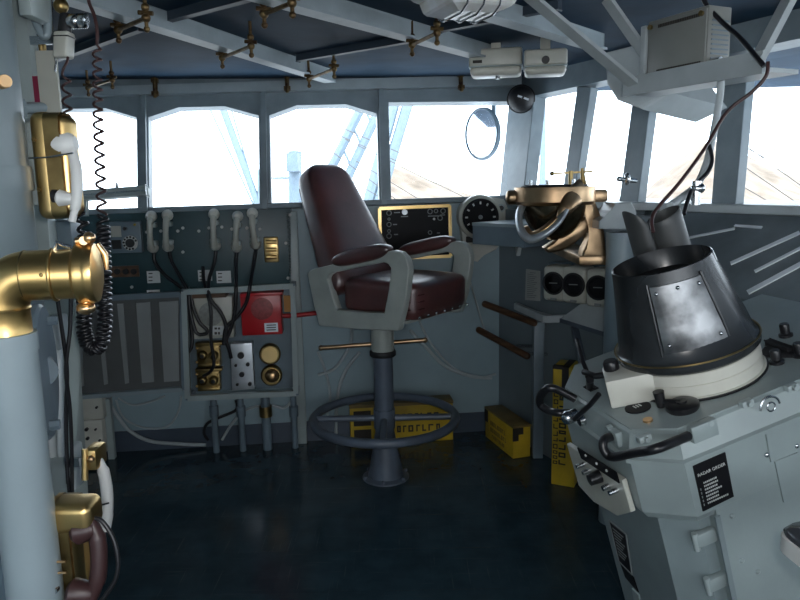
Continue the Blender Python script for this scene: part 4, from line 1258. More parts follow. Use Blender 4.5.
# black ball loudspeaker at the corner post
c = at(521, 99, 3.92)
t = thing('black_ball', 'round black ball shaped lamp at the top of the corner post', 'lamp', c)
mb = MB(); mb.sph(c, .073, seg=24); fin('shell', mb, 'blackmat', t)
mb = MB(); mb.torus(c, ray(521, 99), .073, .006, 32, 8); fin('seam', mb, 'blackmat', t)
mb = MB(); mb.cyl(c, c + V((.02, .26, .03)), .015, seg=10); fin('stem', mb, 'black', t)
mb = MB(); mb.bar(c + V((-.03, -.069, .01)), c + V((.03, -.071, -.012)), .004, .01); fin('mark', mb, 'alu', t, smooth=0)
# round mirror hung outside the fourth window
c = at(482, 134, 4.35)
nrm_ = (CC + V((-1.2, 0, 0)) - c).normalized()
nrm_ = V((-.84, -.54, -.02)).normalized()
x_, y_, a_ = basis(nrm_)
t = thing('round_mirror', 'round framed mirror hanging outside the fourth window', 'mirror', c)
mb = MB(); mb.lathe([(.155, -.02), (.162, -.01), (.160, .010), (.150, .014), (.146, .008)], c, nrm_, 40); fin('frame', mb, 'crane', t)
mb = MB(); mb.lathe([(.147, .008), (.10, .014), (.05, .017), (.001, .018)], c, nrm_, 40, cap=False); fin('mirror_face', mb, 'mirror', t)
mb = MB(); mb.cyl(c + V((.08, .05, .0)), c + V((.08, .05, .45)), .014, seg=10); fin('hanger_rod', mb, 'crane', t)
# ------------------------------------------------------------------ radar console (tilted towards its operator)
CT = 1.75
OC = CC + ray(692, 372) * CT
ya, ti = math.radians(12), math.radians(16)
ex = V((math.cos(ti) * math.cos(ya), math.cos(ti) * math.sin(ya), math.sin(ti)))
ez = V((-math.sin(ti) * math.cos(ya), -math.sin(ti) * math.sin(ya), math.cos(ti)))
ey = ez.cross(ex)
FK = Frame(OC, ex, ey, ez)             # x front to back, y away from the viewer, z up through the hood
def kt(px, py, z=0): return FK.hit(px, py, 2, z)
a1, a2, a3, a4 = kt(568, 391), kt(633, 428), kt(676, 428), kt(720, 412)
X0 = (a1.x + a2.x) / 2                 # front edge of the top
YN = (a3.y + a4.y) / 2                 # near edge of the top
XB = .46
Y1, X1 = a2.y, a3.x
YF = a1.y + .05
def plan(ins, xb=XB):                  # octagonal outline, grown by ins
    c = ins * .6
    return [(X0 - ins, YF - .02), (X0 - ins, Y1 - .0), (X1 - c, YN - ins), (xb + ins, YN - ins), (xb + ins, YF + .10 + ins), (X0 + .09, YF + .10 + ins)]
def ringz(ins, z, ): return [V((x, y, z)) for x, y in plan(ins)]
con = thing('radar_console', 'tilted pale grey radar console with black handles and a rubber viewing hood on top', 'radar console', FK.I @ V((OC.x + .1, OC.y, 0)), FK)
mb = MB(FK); mb.rings([ringz(.0, -.004), ringz(0, .0)]); mb.rings([ringz(.022, -.062), ringz(.006, -.010), ringz(.0, -.004)], cap=False)
mb.rings([ringz(.030, -.075), ringz(.030, -.066), ringz(.022, -.062)], cap=False)
fin('top_deck', mb, 'console', con, smooth=25)
ZU = FK.hit(650, 520, 1, YN).z
ZU = -.235
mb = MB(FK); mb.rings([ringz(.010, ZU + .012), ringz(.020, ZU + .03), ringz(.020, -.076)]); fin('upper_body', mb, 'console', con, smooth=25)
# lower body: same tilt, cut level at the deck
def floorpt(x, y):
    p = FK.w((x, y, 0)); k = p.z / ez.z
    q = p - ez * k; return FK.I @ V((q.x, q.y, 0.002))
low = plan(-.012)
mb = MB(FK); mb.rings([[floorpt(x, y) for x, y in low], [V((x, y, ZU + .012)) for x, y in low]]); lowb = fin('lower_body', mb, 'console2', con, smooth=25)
# raised turntable ring
RR_ = .163
mb = MB(FK); mb.lathe([(RR_ + .006, 0), (RR_ + .006, .006), (RR_, .008), (RR_, .034), (RR_ - .003, .036), (RR_, .038), (RR_ - .001, .062), (RR_ - .012, .068), (.08, .068)], (0, 0, 0), seg=64); fin('turntable', mb, 'cream', con)
mb = MB(FK); mb.lathe([(RR_ + .009, .0), (RR_ + .010, .004), (RR_ + .004, .006)], (0, 0, 0), seg=64, cap=False); fin('gasket', mb, 'black', con)
# rubber hood: flared skirt, cone, open top
mb = MB(FK)
off = V((-.007, 0, 0))
hp = [(RR_ - .002, .064, 0), (RR_ + .006, .072, 0), (RR_ + .006, .088, 0), (RR_ - .004, .096, 0), (.153, .140, .15), (.138, .205, .5), (.124, .270, .85), (.119, .300, 1), (.115, .302, 1), (.113, .280, .9), (.105, .255, .8), (.02, .245, .8)]
def circ(r, z, k, sx=.01, n=64): return [V((r * math.cos(2 * PI * j / n) + off.x * k * 2.4, r * .92 * math.sin(2 * PI * j / n) if z > .1 else r * math.sin(2 * PI * j / n), z)) for j in range(n)]
mb.rings([circ(r, z, k) for r, z, k in hp]); hood = fin('hood', mb, 'rubber', con, smooth=50)
mb = MB(FK); mb.tube(circ(RR_ + .0065, .0895, 0), .0022, 6, True); fin('clamp_wire', mb, 'oldbrass', hood)
mb = MB(FK); mb.rings([circ(.104, .256, .8), circ(.104, .257, .8)]); fin('opening', mb, 'void', hood)
# bolted metal plate on the hood front
def hoodpt(a, z, o=.004):
    zs = [(.096, RR_ - .004, 0), (.140, .153, .15), (.205, .138, .5), (.270, .124, .85), (.300, .119, 1)]
    for (z0, r0, k0), (z1, r1, k1) in zip(zs, zs[1:]):
        if z <= z1:
            f_ = (z - z0) / (z1 - z0); r = r0 + (r1 - r0) * f_ + o; k = k0 + (k1 - k0) * f_
            return V((r * math.cos(a) + off.x * k * 2.4, r * .92 * math.sin(a), z))
aL, aR = math.radians(224), math.radians(277)
mb = MB(FK)
NA, NZ = 14, 8
g0 = [[hoodpt(aL + (aR - aL) * i / NA, .118 + .155 * j / NZ, .0055) for i in range(NA + 1)] for j in range(NZ + 1)]
vs_ = [[mb.b.verts.new(p) for p in r] for r in g0]
v2_ = [[mb.b.verts.new(hoodpt(aL + (aR - aL) * i / NA, .118 + .155 * j / NZ, -.002)) for i in range(NA + 1)] for j in range(NZ + 1)]
for j in range(NZ):
    for i in range(NA):
        mb.b.faces.new((vs_[j][i], vs_[j][i + 1], vs_[j + 1][i + 1], vs_[j + 1][i]))
for j in range(NZ):
    mb.b.faces.new((vs_[j][0], vs_[j + 1][0], v2_[j + 1][0], v2_[j][0])); mb.b.faces.new((vs_[j][NA], v2_[j][NA], v2_[j + 1][NA], vs_[j + 1][NA]))
for i in range(NA):
    mb.b.faces.new((vs_[0][i], v2_[0][i], v2_[0][i + 1], vs_[0][i + 1])); mb.b.faces.new((vs_[NZ][i], vs_[NZ][i + 1], v2_[NZ][i + 1], v2_[NZ][i]))
plate = fin('metal_plate', mb, 'worn', hood, smooth=50)
for fa, fz in ((.1, .12), (.9, .12), (.1, .9), (.5, .93), (.9, .9)):
    p = hoodpt(aL + (aR - aL) * fa, .118 + .155 * fz, .0065)
    mb = MB(FK); mb.sph(p, .0048, seg=10); fin('rivet', mb, 'steel', hood)
mb = MB(FK); mb.tube([hoodpt(aL - .05, z, .002) for z in (.11, .16, .21, .28)], .004, 8); mb.tube([hoodpt(aR + .05, z, .002) for z in (.11, .16, .21, .28)], .004, 8); fin('moulded_rib', mb, 'rubber', hood)
# two-lobed eyepiece
def lobe(cx, cy, rx, ry, z0, z1, lean, cut, name, material):
    mb = MB(FK); rs = []
    n = 32
    def rg(t, s):
        r_ = []
        for j in range(n):
            a = 2 * PI * j / n
            x = cx + rx * s * math.cos(a) * (1 - .08 * t) + lean[0] * t; y = cy + ry * s * math.sin(a) * (1 - .08 * t) + lean[1] * t
            zz = z0 + (z1 - z0) * t + cut * t * math.cos(a)
            r_.append(V((x, y, zz)))
        return r_
    rs = [rg(t, 1) for t in (0, .3, .6, .85, .97)] + [rg(1, .97), rg(1, .90)] + [rg(t, .88) for t in (.9, .6, .3, .05)]
    mb.rings(rs); return fin(name, mb, material, hood, smooth=50)
e0 = kt(672, 252, .26)
lobe(e0.x + .004, e0.y, .050, .046, .246, .365, (-.006, .0), .012, 'eyepiece', 'rubber2')
lobe(e0.x - .060, e0.y + .02, .030, .045, .246, .372, (-.010, .0), -.032, 'eyepiece_flap', 'rubber2')
# white block with black knob on the front edge of the deck
w0 = kt(608, 392, .0); w1 = kt(664, 384, 0)
c = kt(634, 384, .03)
FB = Frame(FK.w((c.x, c.y, 0)), (ex * math.cos(.42) - ey * math.sin(.42)), (ey * math.cos(.42) + ex * math.sin(.42)), ez)
mb = MB(FB); mb.box(-.065, .045, -.055, .045, .001, .072, .004); blk = fin('white_block', mb, 'cream', con)
mb = MB(FB); mb.lathe([(.017, .070), (.019, .074), (.019, .090), (.015, .096)], (-.042, .018, 0), seg=24); fin('block_knob', mb, 'black', blk)
mb = MB(FB); mb.cyl((.045, -.01, .03), (.045, -.025, .03), .010, seg=12); fin('grub_screw', mb, 'steel', blk)
# dark swivel arm left of the block
p = [kt(584, 372, .05), kt(596, 376, .055), kt(610, 374, .055), kt(617, 370, .06)]
mb = MB(FK); mb.tube([kt(577, 340, .09), kt(583, 362, .06), kt(590, 379, .02)], .006, 10); mb.tube(p, .008, 10); mb.sph(kt(590, 376, .04), .013); mb.cyl(kt(590, 380, .04), kt(590, 388, .0), .010, seg=10); fin('swivel_arm', mb, 'black', con)
p = [kt(597, 390, .0) + V((-.01, 0, .02)), kt(590, 400, .0) + V((-.03, 0, .0)), kt(585, 412, .0) + V((-.045, 0, -.01))]
# crank knob
ck = kt(683, 409, .0)
mb = MB(FK); mb.lathe([(.034, .0), (.037, .004), (.037, .014), (.030, .018), (.012, .018), (.012, .022)], (ck.x, ck.y, 0), seg=36)
ckn = fin('crank_knob', mb, 'black', con)
ch_ = kt(662, 408, .0)
mb = MB(FK); mb.tube([V((ck.x, ck.y, .016)), V((ch_.x, ch_.y, .014))], .009, 10); mb.cyl((ch_.x, ch_.y, .004), (ch_.x, ch_.y, .042), .010, .013, 14); fin('crank_grip', mb, 'black', ckn)
# scale window and brass cap
s_ = kt(638, 408, .0)
mb = MB(FK); mb.lathe([(.03, 0), (.03, .003), (.026, .0035)], (s_.x, s_.y, 0), seg=32); sc_ = fin('scale_window', mb, 'dial', con)
mb = MB(FK)
for k in range(3): mb.box(s_.x - .008 + .007 * k, s_.x - .005 + .007 * k, s_.y - .004, s_.y + .010, .003, .0046)
fin('scale_marks', mb, 'mark', sc_, smooth=0)
b_ = kt(648, 421, 0); mb = MB(FK); mb.cyl((b_.x, b_.y, 0), (b_.x, b_.y, .005), .011, seg=20); fin('brass_cap', mb, 'copper', con)
l_ = kt(591, 388, 0); mb = MB(FK); mb.box(l_.x - .012, l_.x + .012, l_.y - .02, l_.y + .02, .0, .003); fin('legend_plate', mb, 'dial', con)
# bracket foot on the turntable's near side
f_ = kt(738, 380, .0)
mb = MB(FK); mb.lathe([(.020, .0), (.020, .003), (.011, .006), (.011, .018), (.016, .03), (.012, .034)], (f_.x, f_.y - .004, 0), seg=20); fin('clamp_foot', mb, 'steel', con)
# row of black knobs at the back right
for x, y in ((786, 328), (777, 355), (800, 348), (812, 330)):
    k_ = kt(x, y + 8, 0)
    mb = MB(FK); mb.lathe([(.017, .0), (.017, .006), (.011, .008), (.012, .03), (.010, .034)], (k_.x, k_.y, 0), seg=18); fin('control_knob', mb, 'black', con)
k0, k1 = kt(768, 342, .012), kt(790, 350, .012)
mb = MB(FK); mb.bar(k0, k1, .014, .012, b=.003); mb.bar(kt(762, 352, .004), kt(815, 352, .004), .05, .008); fin('control_strip', mb, 'blackmat', con, smooth=0)
# black tubular handles
def kf(px, py, x): return FK.hit(px, py, 0, x)
def kn(px, py, y): return FK.hit(px, py, 1, y)
HX = X0 - .075
hA = [kf(575, 399, X0 - .02), kf(560, 391, X0 - .05), kf(549, 388, X0 - .075), kf(541, 395, HX - .012), kf(540, 404, HX - .012), kf(549, 411, HX), kf(560, 413, X0 - .06), kf(573, 413, X0 - .02)]
mb = MB(FK); mb.tube(smoothpath(hA, 5), .0105, 12); fin('handle', mb, 'black', con, smooth=70)
hB = [kf(614, 434, X0 - .02), V((X0 - .05, 0, 0)), ]
q0 = kf(613, 436, X0 - .022); q1 = kf(604, 440, X0 - .052); q2 = kf(604, 450, X0 - .062)
r0 = kn(688, 436, YN - .022); r1 = kn(676, 441, YN - .04); r2 = kn(655, 449, YN - .06)
mb = MB(FK); mb.tube(smoothpath([q0, q1, q2, kf(612, 457, X0 - .055), r2.lerp(kf(612, 457, X0 - .055), .5), r2, r1, r0], 5), .0105, 12); fin('handle', mb, 'black', con, smooth=70)
# chrome clamp on the front flange with black lever
p = kf(582, 416, X0 - .02)
mb = MB(FK); mb.cyl(p + V((-.005, .02, 0)), p + V((-.03, .02, 0)), .017, seg=16); mb.cyl(p + V((-.005, -.02, 0)), p + V((-.02, -.02, .0)), .014, seg=12); mb.sph(p + V((-.03, .02, 0)), .018); cl = fin('chrome_clamp', mb, 'steel', con)
mb = MB(FK); mb.tube([p + V((-.025, -.01, .005)), kf(590, 405, X0 - .03), kf(599, 394, X0 - .012)], .0065, 10); fin('clamp_lever', mb, 'black', cl)
for x, y in ((570, 395), (612, 428)):
    q = kf(x, y, X0 - .012); mb = MB(FK); mb.cyl(q, q + V((-.014, 0, 0)), .010, seg=8); fin('bolt', mb, 'console', con)
for x, y in ((643, 437), (706, 421), (745, 402), (790, 386)):
    q = kn(x, y, YN - .010); mb = MB(FK); mb.box(q.x - .014, q.x + .014, q.y - .012, q.y + .004, q.z - .008, q.z + .006, .002); mb.cyl((q.x, q.y - .012, q.z), (q.x, q.y - .020, q.z), .006, seg=10); fin('catch', mb, 'grey', con)
q = kn(694, 433, YN - .015); mb = MB(FK); mb.box(q.x - .012, q.x + .05, q.y - .014, q.y + .004, q.z - .018, q.z + .020, .003); fin('handle_mount', mb, 'console', con)
q = kf(618, 437, X0 - .015); mb = MB(FK); mb.box(q.x - .012, q.x + .006, q.y - .016, q.y + .016, q.z - .018, q.z + .018, .003); fin('handle_mount', mb, 'console', con)
# switch panel on the operator's side
XP = X0 - .022
sp = [kf(571, 442, XP), kf(627, 478, XP), kf(636, 510, XP), kf(622, 514, XP), kf(598, 500, XP), kf(583, 484, XP)]
mb = MB(FK); mb.prism(sp, (-.014, 0, 0), b=.003); swp = fin('control_panel', mb, 'beige', con, smooth=0)
XP2 = XP - .0145
bp = [kf(578, 447, XP2), kf(617, 472, XP2), kf(620, 483, XP2), kf(582, 458, XP2)]
mb = MB(FK); mb.prism(bp, (-.003, 0, 0)); lp = fin('legend_strip', mb, 'dial', swp, smooth=0)
for x, y, r, L, m_ in [(600, 476, .017, .03, 'black'), (584, 464, .007, .022, 'steel'), (590, 470, .007, .022, 'steel'), (609, 486, .008, .018, 'steel'), (617, 490, .007, .022, 'steel'), (587, 455, .004, .006, 'mark'), (598, 463, .004, .006, 'mark'), (608, 470, .004, .006, 'mark')]:
    q = kf(x, y, XP2); mb = MB(FK); mb.cyl(q, q + V((-L, 0, 0)), r, r * .85, 16); fin('switch_knob' if m_ == 'black' else 'toggle' if m_ == 'steel' else 'marking', mb, m_, swp)
# RADAR ORDER plate on the near side
YP = YN - .0205
rq4 = [kn(692.5, 466, YP), kn(724.5, 452, YP), kn(733, 496, YP), kn(702.5, 511, YP)]
mb = MB(FK); mb.prism(rq4, (0, -.003, 0)); rp_ = fin('order_plate', mb, 'dial', con, smooth=0)
uu = (rq4[1] - rq4[0]); vv = (rq4[3] - rq4[0])
def onplate(u, v): return rq4[0] + uu * u + vv * v + V((0, -.0032, 0))
wd = uu.length
text('lettering', 'RADAR ORDER', FK, onplate(.06, .25), uu, -vv, wd * .126, 'mark', rp_)
mb = MB(FK)
rnd = random.Random(3)
for k, L in enumerate([.38, .40, .36, .46, .38, .34, .62]):
    v = .40 + .075 * k
    u = .18
    while u < .18 + L:
        w_ = rnd.uniform(.025, .05)
        mb.prism([onplate(u, v), onplate(u + w_, v), onplate(u + w_, v + .035), onplate(u, v + .035)], (0, -.0006, 0))
        u += w_ + .018
fin('listed_lines', mb, 'mark', rp_, smooth=0)
mb = MB(FK)
for k in range(5):
    v = .50 + .085 * k; mb.prism([onplate(.05, v), onplate(.08, v), onplate(.08, v + .05), onplate(.05, v + .05)], (0, -.0006, 0))
fin('rank_numbers', mb, 'dimmark', rp_, smooth=0)
# plates and hinge strip on the near side
pl4 = [kn(764, 428, YP), kn(792, 417, YP), kn(799, 450, YP), kn(770, 462, YP)]
mb = MB(FK); mb.prism(pl4, (0, -.004, 0)); pc2 = fin('cover_plate', mb, 'console', con, smooth=0)
for x, y in ((765, 431), (791, 421), (767, 455), (797, 446)):
    q = kn(x, y, YP - .004); mb = MB(FK); mb.sph(q, .006, (1, .6, 1), 10); fin('screw', mb, 'steel', pc2)
pl4 = [kn(774, 461, YP), kn(797, 452, YP), kn(806, 492, YP), kn(783, 502, YP)]
mb = MB(FK); mb.prism(pl4, (0, -.003, 0)); fin('cover_plate', mb, 'console', con, smooth=0)
eye = kn(770, 407, YN - .03)
mb = MB(FK); pts = [eye + V((.024 * math.cos(a), 0, .024 * math.sin(a))) for a in [PI * k / 12 for k in range(13)]]; mb.tube(pts, .0028, 6); mb.torus(eye + V((.0, -.004, .002)), (0, 1, 0), .010, .002, 20, 6); fin('lifting_eye', mb, 'steel', con)
# lower body details
xs_ = kn(717, 516, YN - .02).x
sq = [(xs_, YN - .0195), (XB + .02, YN - .0195), (XB + .02, YN + .05), (xs_, YN + .05)]
mb = MB(FK); mb.rings([[floorpt(x, y) for x, y in sq], [V((x, y, ZU + .035)) for x, y in sq]]); fin('side_door', mb, 'console', con, smooth=0)
YL = YN + .012
for x, y in ((697, 538), (709, 582)):
    q = kn(x, y, YL); mb = MB(FK); mb.box(q.x - .012, q.x + .040, q.y - .018, q.y + .002, q.z - .016, q.z + .018, .005); h_ = fin('hinge', mb, 'console', con)
    mb = MB(FK); mb.cyl(q + V((-.010, -.010, -.022)), q + V((-.010, -.010, .022)), .007, seg=10); fin('hinge_pin', mb, 'grey', h_)
for x, y, r in ((732, 516, .006), (742, 561, .006), (758, 572, .006)):
    q = kn(x, y, YN - .02); mb = MB(FK); mb.sph(q, r, (1, .6, 1), 10); fin('screw', mb, 'console', con)
q0, q1 = kn(717, 516, YN - .02), kn(735, 604, YN - .02)
mb = MB(FK); mb.bar(q0, q1, .012, .006, (0, 1, 0)); fin('door_edge', mb, 'console2', con, smooth=0)
XL = X0 + .012
lp4 = [kf(610, 520, XL), kf(627, 534, XL), kf(633, 574, XL), kf(620, 561, XL)]
mb = MB(FK); mb.prism(lp4, (-.003, 0, 0)); ip = fin('instruction_plate', mb, 'dial', con, smooth=0)
mb = MB(FK)
for k in range(4): mb.bar(lp4[k] + V((-.003, 0, 0)), lp4[(k + 1) % 4] + V((-.003, 0, 0)), .004, .003, (1, 0, 0))
fin('plate_border', mb, 'dimmark', ip, smooth=0)
mb = MB(FK)
for k in range(9):
    v = .12 + .08 * k
    P = lambda u, w_: (lp4[0].lerp(lp4[1], u)).lerp(lp4[3].lerp(lp4[2], u), w_) + V((-.0035, 0, 0))
    mb.prism([P(.15, v), P(.8 - .1 * (k % 3), v), P(.8 - .1 * (k % 3), v + .03), P(.15, v + .03)], (-.0006, 0, 0))
fin('engraved_lines', mb, 'dimmark', ip, smooth=0)
lp4 = [kf(621, 563, XL), kf(634, 577, XL), kf(639, 592, XL), kf(626, 577, XL)]
mb = MB(FK); mb.prism(lp4, (-.003, 0, 0)); fin('small_plate', mb, 'dial', con, smooth=0)
lp4 = [kf(633, 588, XL), kf(640, 595, XL), kf(644, 620, XL), kf(637, 612, XL)]
mb = MB(FK); mb.prism(lp4, (-.004, 0, 0)); fin('conduit_stub', mb, 'grey', con, smooth=0)

# corner of a padded stool at the right edge
ST = 1.18
sc0 = at(868, 553, ST)
stz = sc0.z
FSX = Frame(V((sc0.x, sc0.y, 0)), V((1, .12, 0)).normalized(), V((-.12, 1, 0)).normalized(), UP)
t = thing('stool', 'corner of a padded stool with a pale edge in front of the radar console', 'stool', (0, 0, 0), FSX)
def rr(hx, hy, z, e=.35, n=40): return [V((hx * math.copysign(abs(math.cos(2 * PI * j / n)) ** e, math.cos(2 * PI * j / n)), hy * math.copysign(abs(math.sin(2 * PI * j / n)) ** e, math.sin(2 * PI * j / n)), z)) for j in range(n)]
mb = MB(FSX); mb.rings([rr(.105, .085, stz - .028), rr(.112, .092, stz - .024), rr(.112, .092, stz + .004), rr(.108, .088, stz + .006)]); fin('seat_rim', mb, 'white', t, smooth=50)
mb = MB(FSX); mb.rings([rr(.108, .088, stz + .005), rr(.110, .090, stz + .012), rr(.102, .082, stz + .022), rr(.06, .05, stz + .026)]); fin('seat_pad', mb, 'vinyl', t, smooth=60)
mb = MB(FSX); mb.cyl((0, 0, .02), (0, 0, stz - .02), .022, seg=16); fin('pillar', mb, 'grey', t)
mb = MB(FSX); mb.lathe([(.14, 0), (.14, .012), (.03, .03)], (0, 0, 0), seg=28); fin('foot_plate', mb, 'grey', t)
# ------------------------------------------------------------------ left foreground: voice pipe, brass phone boxes, cords
# grey steel column behind everything
cy_ = 1.80
xr = at(52, 300, cy_).x
mb = MB(); mb.box(xr - .32, xr, cy_, cy_ + .045, 0, CEILZ, .006)
column = tag(fin('steel_column', mb, 'grey'), 'pale grey steel column from deck to deckhead at the left edge', 'column')
tq = [(-1, 292), (74, 292), (76, 400), (77, 512), (-1, 512)]
def aty(px, py, Y):
    d = ray(px, py); return CC + d * (Y / d.y)
tp_ = [aty(x, y, cy_) for x, y in tq]
tp_[0].x = tp_[4].x = xr + .001
fz = tp_[3].copy(); fz.z = 0; tp_[4].z = 0
mb = MB(); mb.prism([tp_[0], tp_[1], tp_[2], tp_[3], fz, tp_[4]], (0, .012, 0))
tag(fin('cable_duct', mb, 'grey', smooth=0), 'blue grey cable trunk standing against the steel column below the brass mouthpiece', 'trunking')

# voice pipe
VT = 1.15
v0 = at(5, 330, VT)
VX, VY = v0.x, v0.y
FV = Frame(V((VX, VY, 0)), V((math.cos(.2), math.sin(.2), 0)), V((-math.sin(.2), math.cos(.2), 0)), UP)
def vz(py): return at(15, py, VT).z
RB = 25 * VT / 700
t = thing('voice_pipe', 'grey voice pipe with a polished brass elbow mouthpiece at the left edge', 'voice pipe', (0, 0, 0), FV)
mb = MB(FV); mb.cyl((0, 0, 0), (0, 0, vz(338)), RB * 1.10, seg=32); fin('pipe', mb, 'pipe', t)
mb = MB(FV); mb.cyl((0, 0, vz(352)), (0, 0, vz(333)), RB * 1.16, seg=32); fin('pipe_band', mb, 'pipe', t)
mb = MB(FV); mb.lathe([(RB, vz(338)), (RB * 1.05, vz(336)), (RB * 1.0, vz(333)), (RB * .99, vz(311)), (RB * 1.04, vz(308)), (RB * .98, vz(305))], (0, 0, 0), seg=32); fin('brass_collar', mb, 'brass', t)
zh = at(40, 275, VT).z
bend = zh - vz(305)
pts = [V((0, 0, vz(306)))]
rb = zh - vz(305)
for k in range(1, 13):
    a = PI / 2 * k / 12
    pts.append(V((rb * (1 - math.cos(a)), 0, zh - rb + rb * math.sin(a))))
xm = FV.hit(79, 275, 1, 0).x
pts += [V((rb + (xm - rb) * k / 4, 0, zh)) for k in range(1, 5)]
mb = MB(FV); mb.tube(pts, RB, 36); fin('elbow', mb, 'brass', t, smooth=60)
for px in (26, 55):
    x = FV.hit(px, 275, 1, 0).x; mb = MB(FV)
    if px == 55: mb.torus((x, 0, zh), (1, 0, 0), RB * 1.02, .003, 40, 8); fin('hoop', mb, 'brass', t)
    else: mb.torus((x, 0, zh), (1, 0, 0), RB * 1.0, .0012, 40, 6); fin('seam', mb, 'oldbrass', t)
for px, py in ((41, 275), (74, 278)):
    p = FV.hit(px, py, 1, -RB * .98); mb = MB(FV); mb.sph(p, .0032, seg=8); fin('screw', mb, 'oldbrass', t)
mb = MB(FV); R_ = 31 * VT / 700
mb.lathe([(RB, -.006), (R_ * .98, .0), (R_, .006), (R_ * .96, .012), (R_ * .98, .016), (R_ * 1.0, .020), (R_ * .95, .028), (R_ * .6, .033), (.001, .035)], (xm, 0, zh), (1, 0, 0), 48); ld = fin('mouth_lid', mb, 'brass', t)
p = V((xm + .016, 0, zh + R_)); mb = MB(FV); mb.cyl(p + V((0, -.018, .004)), p + V((0, .018, .004)), .007, seg=12); mb.cyl(p + V((-.014, -.008, .003)), p + V((.012, -.008, .008)), .006, seg=10); mb.sph(p + V((.008, -.012, .008)), .010); fin('hinge', mb, 'copper', ld)
mb = MB(FV); mb.tube([p + V((.02, -.012, -.002)), p + V((.030, -.012, -.02)), p + V((.031, -.012, -.045))], [.004, .005, .003], 10); fin('lid_lever', mb, 'copper', ld)
p = V((xm + .008, -.01, zh - R_ - .006)); mb = MB(FV); mb.sph(p, .014, (1.1, 1, .8)); mb.cyl(p, p + V((0, .004, .02)), .009, seg=12); fin('catch', mb, 'copper', ld)
p = V((FV.hit(62, 248, 1, 0).x, -.004, zh + RB)); mb = MB(FV); mb.tube([p + V((-.012, 0, .0)), p + V((-.006, 0, .012)), p + V((.004, 0, .006)), p + V((.014, 0, .003))], .0035, 8); fin('wire_clip', mb, 'steel', t)

# rounded grey casing at the far left
GT = 1.42
gx = at(-30, 150, GT)
FCs = Frame(V((gx.x - .02, gx.y, 0)), (1, 0, 0), (0, 1, 0), UP)
t = thing('rounded_casing', 'rounded grey equipment casing cut off by the left edge of the photo', 'casing', (0, 0, 0), FCs)
rad = 60 * GT / 700
mb = MB(FCs); mb.lathe([(rad * .9, 1.18), (rad, 1.20), (rad, 1.90), (rad * .85, 1.96), (rad * .3, 2.0)], (0, 0, 0), seg=40); fin('drum', mb, 'casing', t)
mb = MB(FCs); mb.lathe([(rad * 1.04, 1.50), (rad * 1.05, 1.51), (rad * 1.05, 1.54), (rad * 1.04, 1.55)], (0, 0, 0), seg=40); fin('band', mb, 'casing', t)
mb = MB(FCs); mb.cyl((0, 0, 0), (0, 0, 1.19), .05, seg=20); fin('stand', mb, 'bluegrey', t)
q = FCs.I @ at(3, 82, GT - .09); mb = MB(FCs); mb.cyl(q + V((-.03, .03, 0)), q + V((.012, -.012, 0)), .010, seg=12)
for k in range(3): mb.torus(q + V((-.004 + .007 * k, .004 - .007 * k, 0)), (.7, -.7, 0), .0105, .002, 16, 6)
fin('knurled_screw', mb, 'copper', t)
# blind flange discs, seen nearly edge on
for (px, py, ry, tt, lab, m_) in [(42, 372, 68, 1.38, 'large blue grey flange disc edge-on behind the voice pipe', 'bluegrey')]:
    c = at(px, py, tt)
    ax = V((.80, -.60, .0)).normalized()
    t = thing('flange_disc', lab, 'flange', c)
    rr_ = ry * tt / 700
    mb = MB(); mb.lathe([(rr_ * .9, -.024), (rr_, -.016), (rr_, .006), (rr_ * .96, .012), (.001, .012)], c, V((.945, .325, 0)), 48); fin('disc', mb, m_, t)
    mb = MB(); mb.cyl(c, V((xr - .10, cy_ + .01, c.z)), .03, seg=14); fin('stub', mb, m_, t)
    for k in (1, 4):
        a = k * PI / 3
        q = c + V((.010, 0, 0)) + V((-.325, .945, 0)) * (rr_ * .8 * math.cos(a)) + V((0, 0, 1)) * (rr_ * .8 * math.sin(a))
        mb = MB(); mb.cyl(q, q + V((.02, .006, 0)), .010, seg=6); fin('bolt', mb, m_, t)
# junction pads and grey ribbed conduits on the column's face
mb = MB(); a = at(46, 316, cy_ - .01); b_ = at(62, 352, cy_ - .01); mb.box(a.x, b_.x, cy_ - .05, cy_ + .0, b_.z, a.z, .006); tag(fin('conduit_box', mb, 'pale'), 'small pale box on the steel column just under the brass elbow', 'box')
for x0, x1, x2, y0, y1, lab in [(52, 50, 57, 350, 486, 'ribbed pale conduit down the column left of the twin black cables'), (59, 60, 63, 350, 486, 'smooth pale conduit right beside the ribbed one on the column')]:
    mb = MB(); mb.tube(smoothpath([at(x0, y0, cy_ - .03), at(x1, (y0 + y1) / 2 - 25, cy_ - .03), at(x1 + 1, (y0 + y1) / 2 + 30, cy_ - .03), at(x2, y1, cy_ - .02)], 10), .014 if x0 == 52 else .009, 12)
    tag(fin('conduit', mb, 'pale'), lab, 'conduit', 'column conduits')
a = at(46, 455, cy_ - .01); b_ = at(66, 500, cy_ - .01); mb = MB(); mb.box(a.x, b_.x, cy_ - .06, cy_ + .004, b_.z, a.z, .005)
for k in range(4): z = b_.z + (a.z - b_.z) * (k + .5) / 4; mb.box(a.x + .006, b_.x - .006, cy_ - .066, cy_ - .06, z - .006, z + .006)
tag(fin('terminal_box', mb, 'pale'), 'pale ridged terminal box on the column above the lower brass phone box', 'box')
BC = 'twin black cables left'
cord('black_cable', [at(57, 296, 1.5), at(62, 330, 1.52), at(67, 370, 1.55), at(66, 410, 1.58), at(67, 460, 1.6), at(69, 505, 1.62), at(70, 560, 1.7)], .0045, 'black cable from the elbow down the column, the one crossing to the right', None, 'cable', BC)
cord('black_cable', [at(71, 294, 1.52), at(70, 330, 1.53), at(66, 370, 1.54), at(70, 410, 1.57), at(72, 460, 1.6), at(72, 505, 1.62), at(73, 560, 1.7)], .0045, 'black cable starting right of the brass hoop and crossing its twin', None, 'cable', BC)
PG = 'grey cables on the column top'
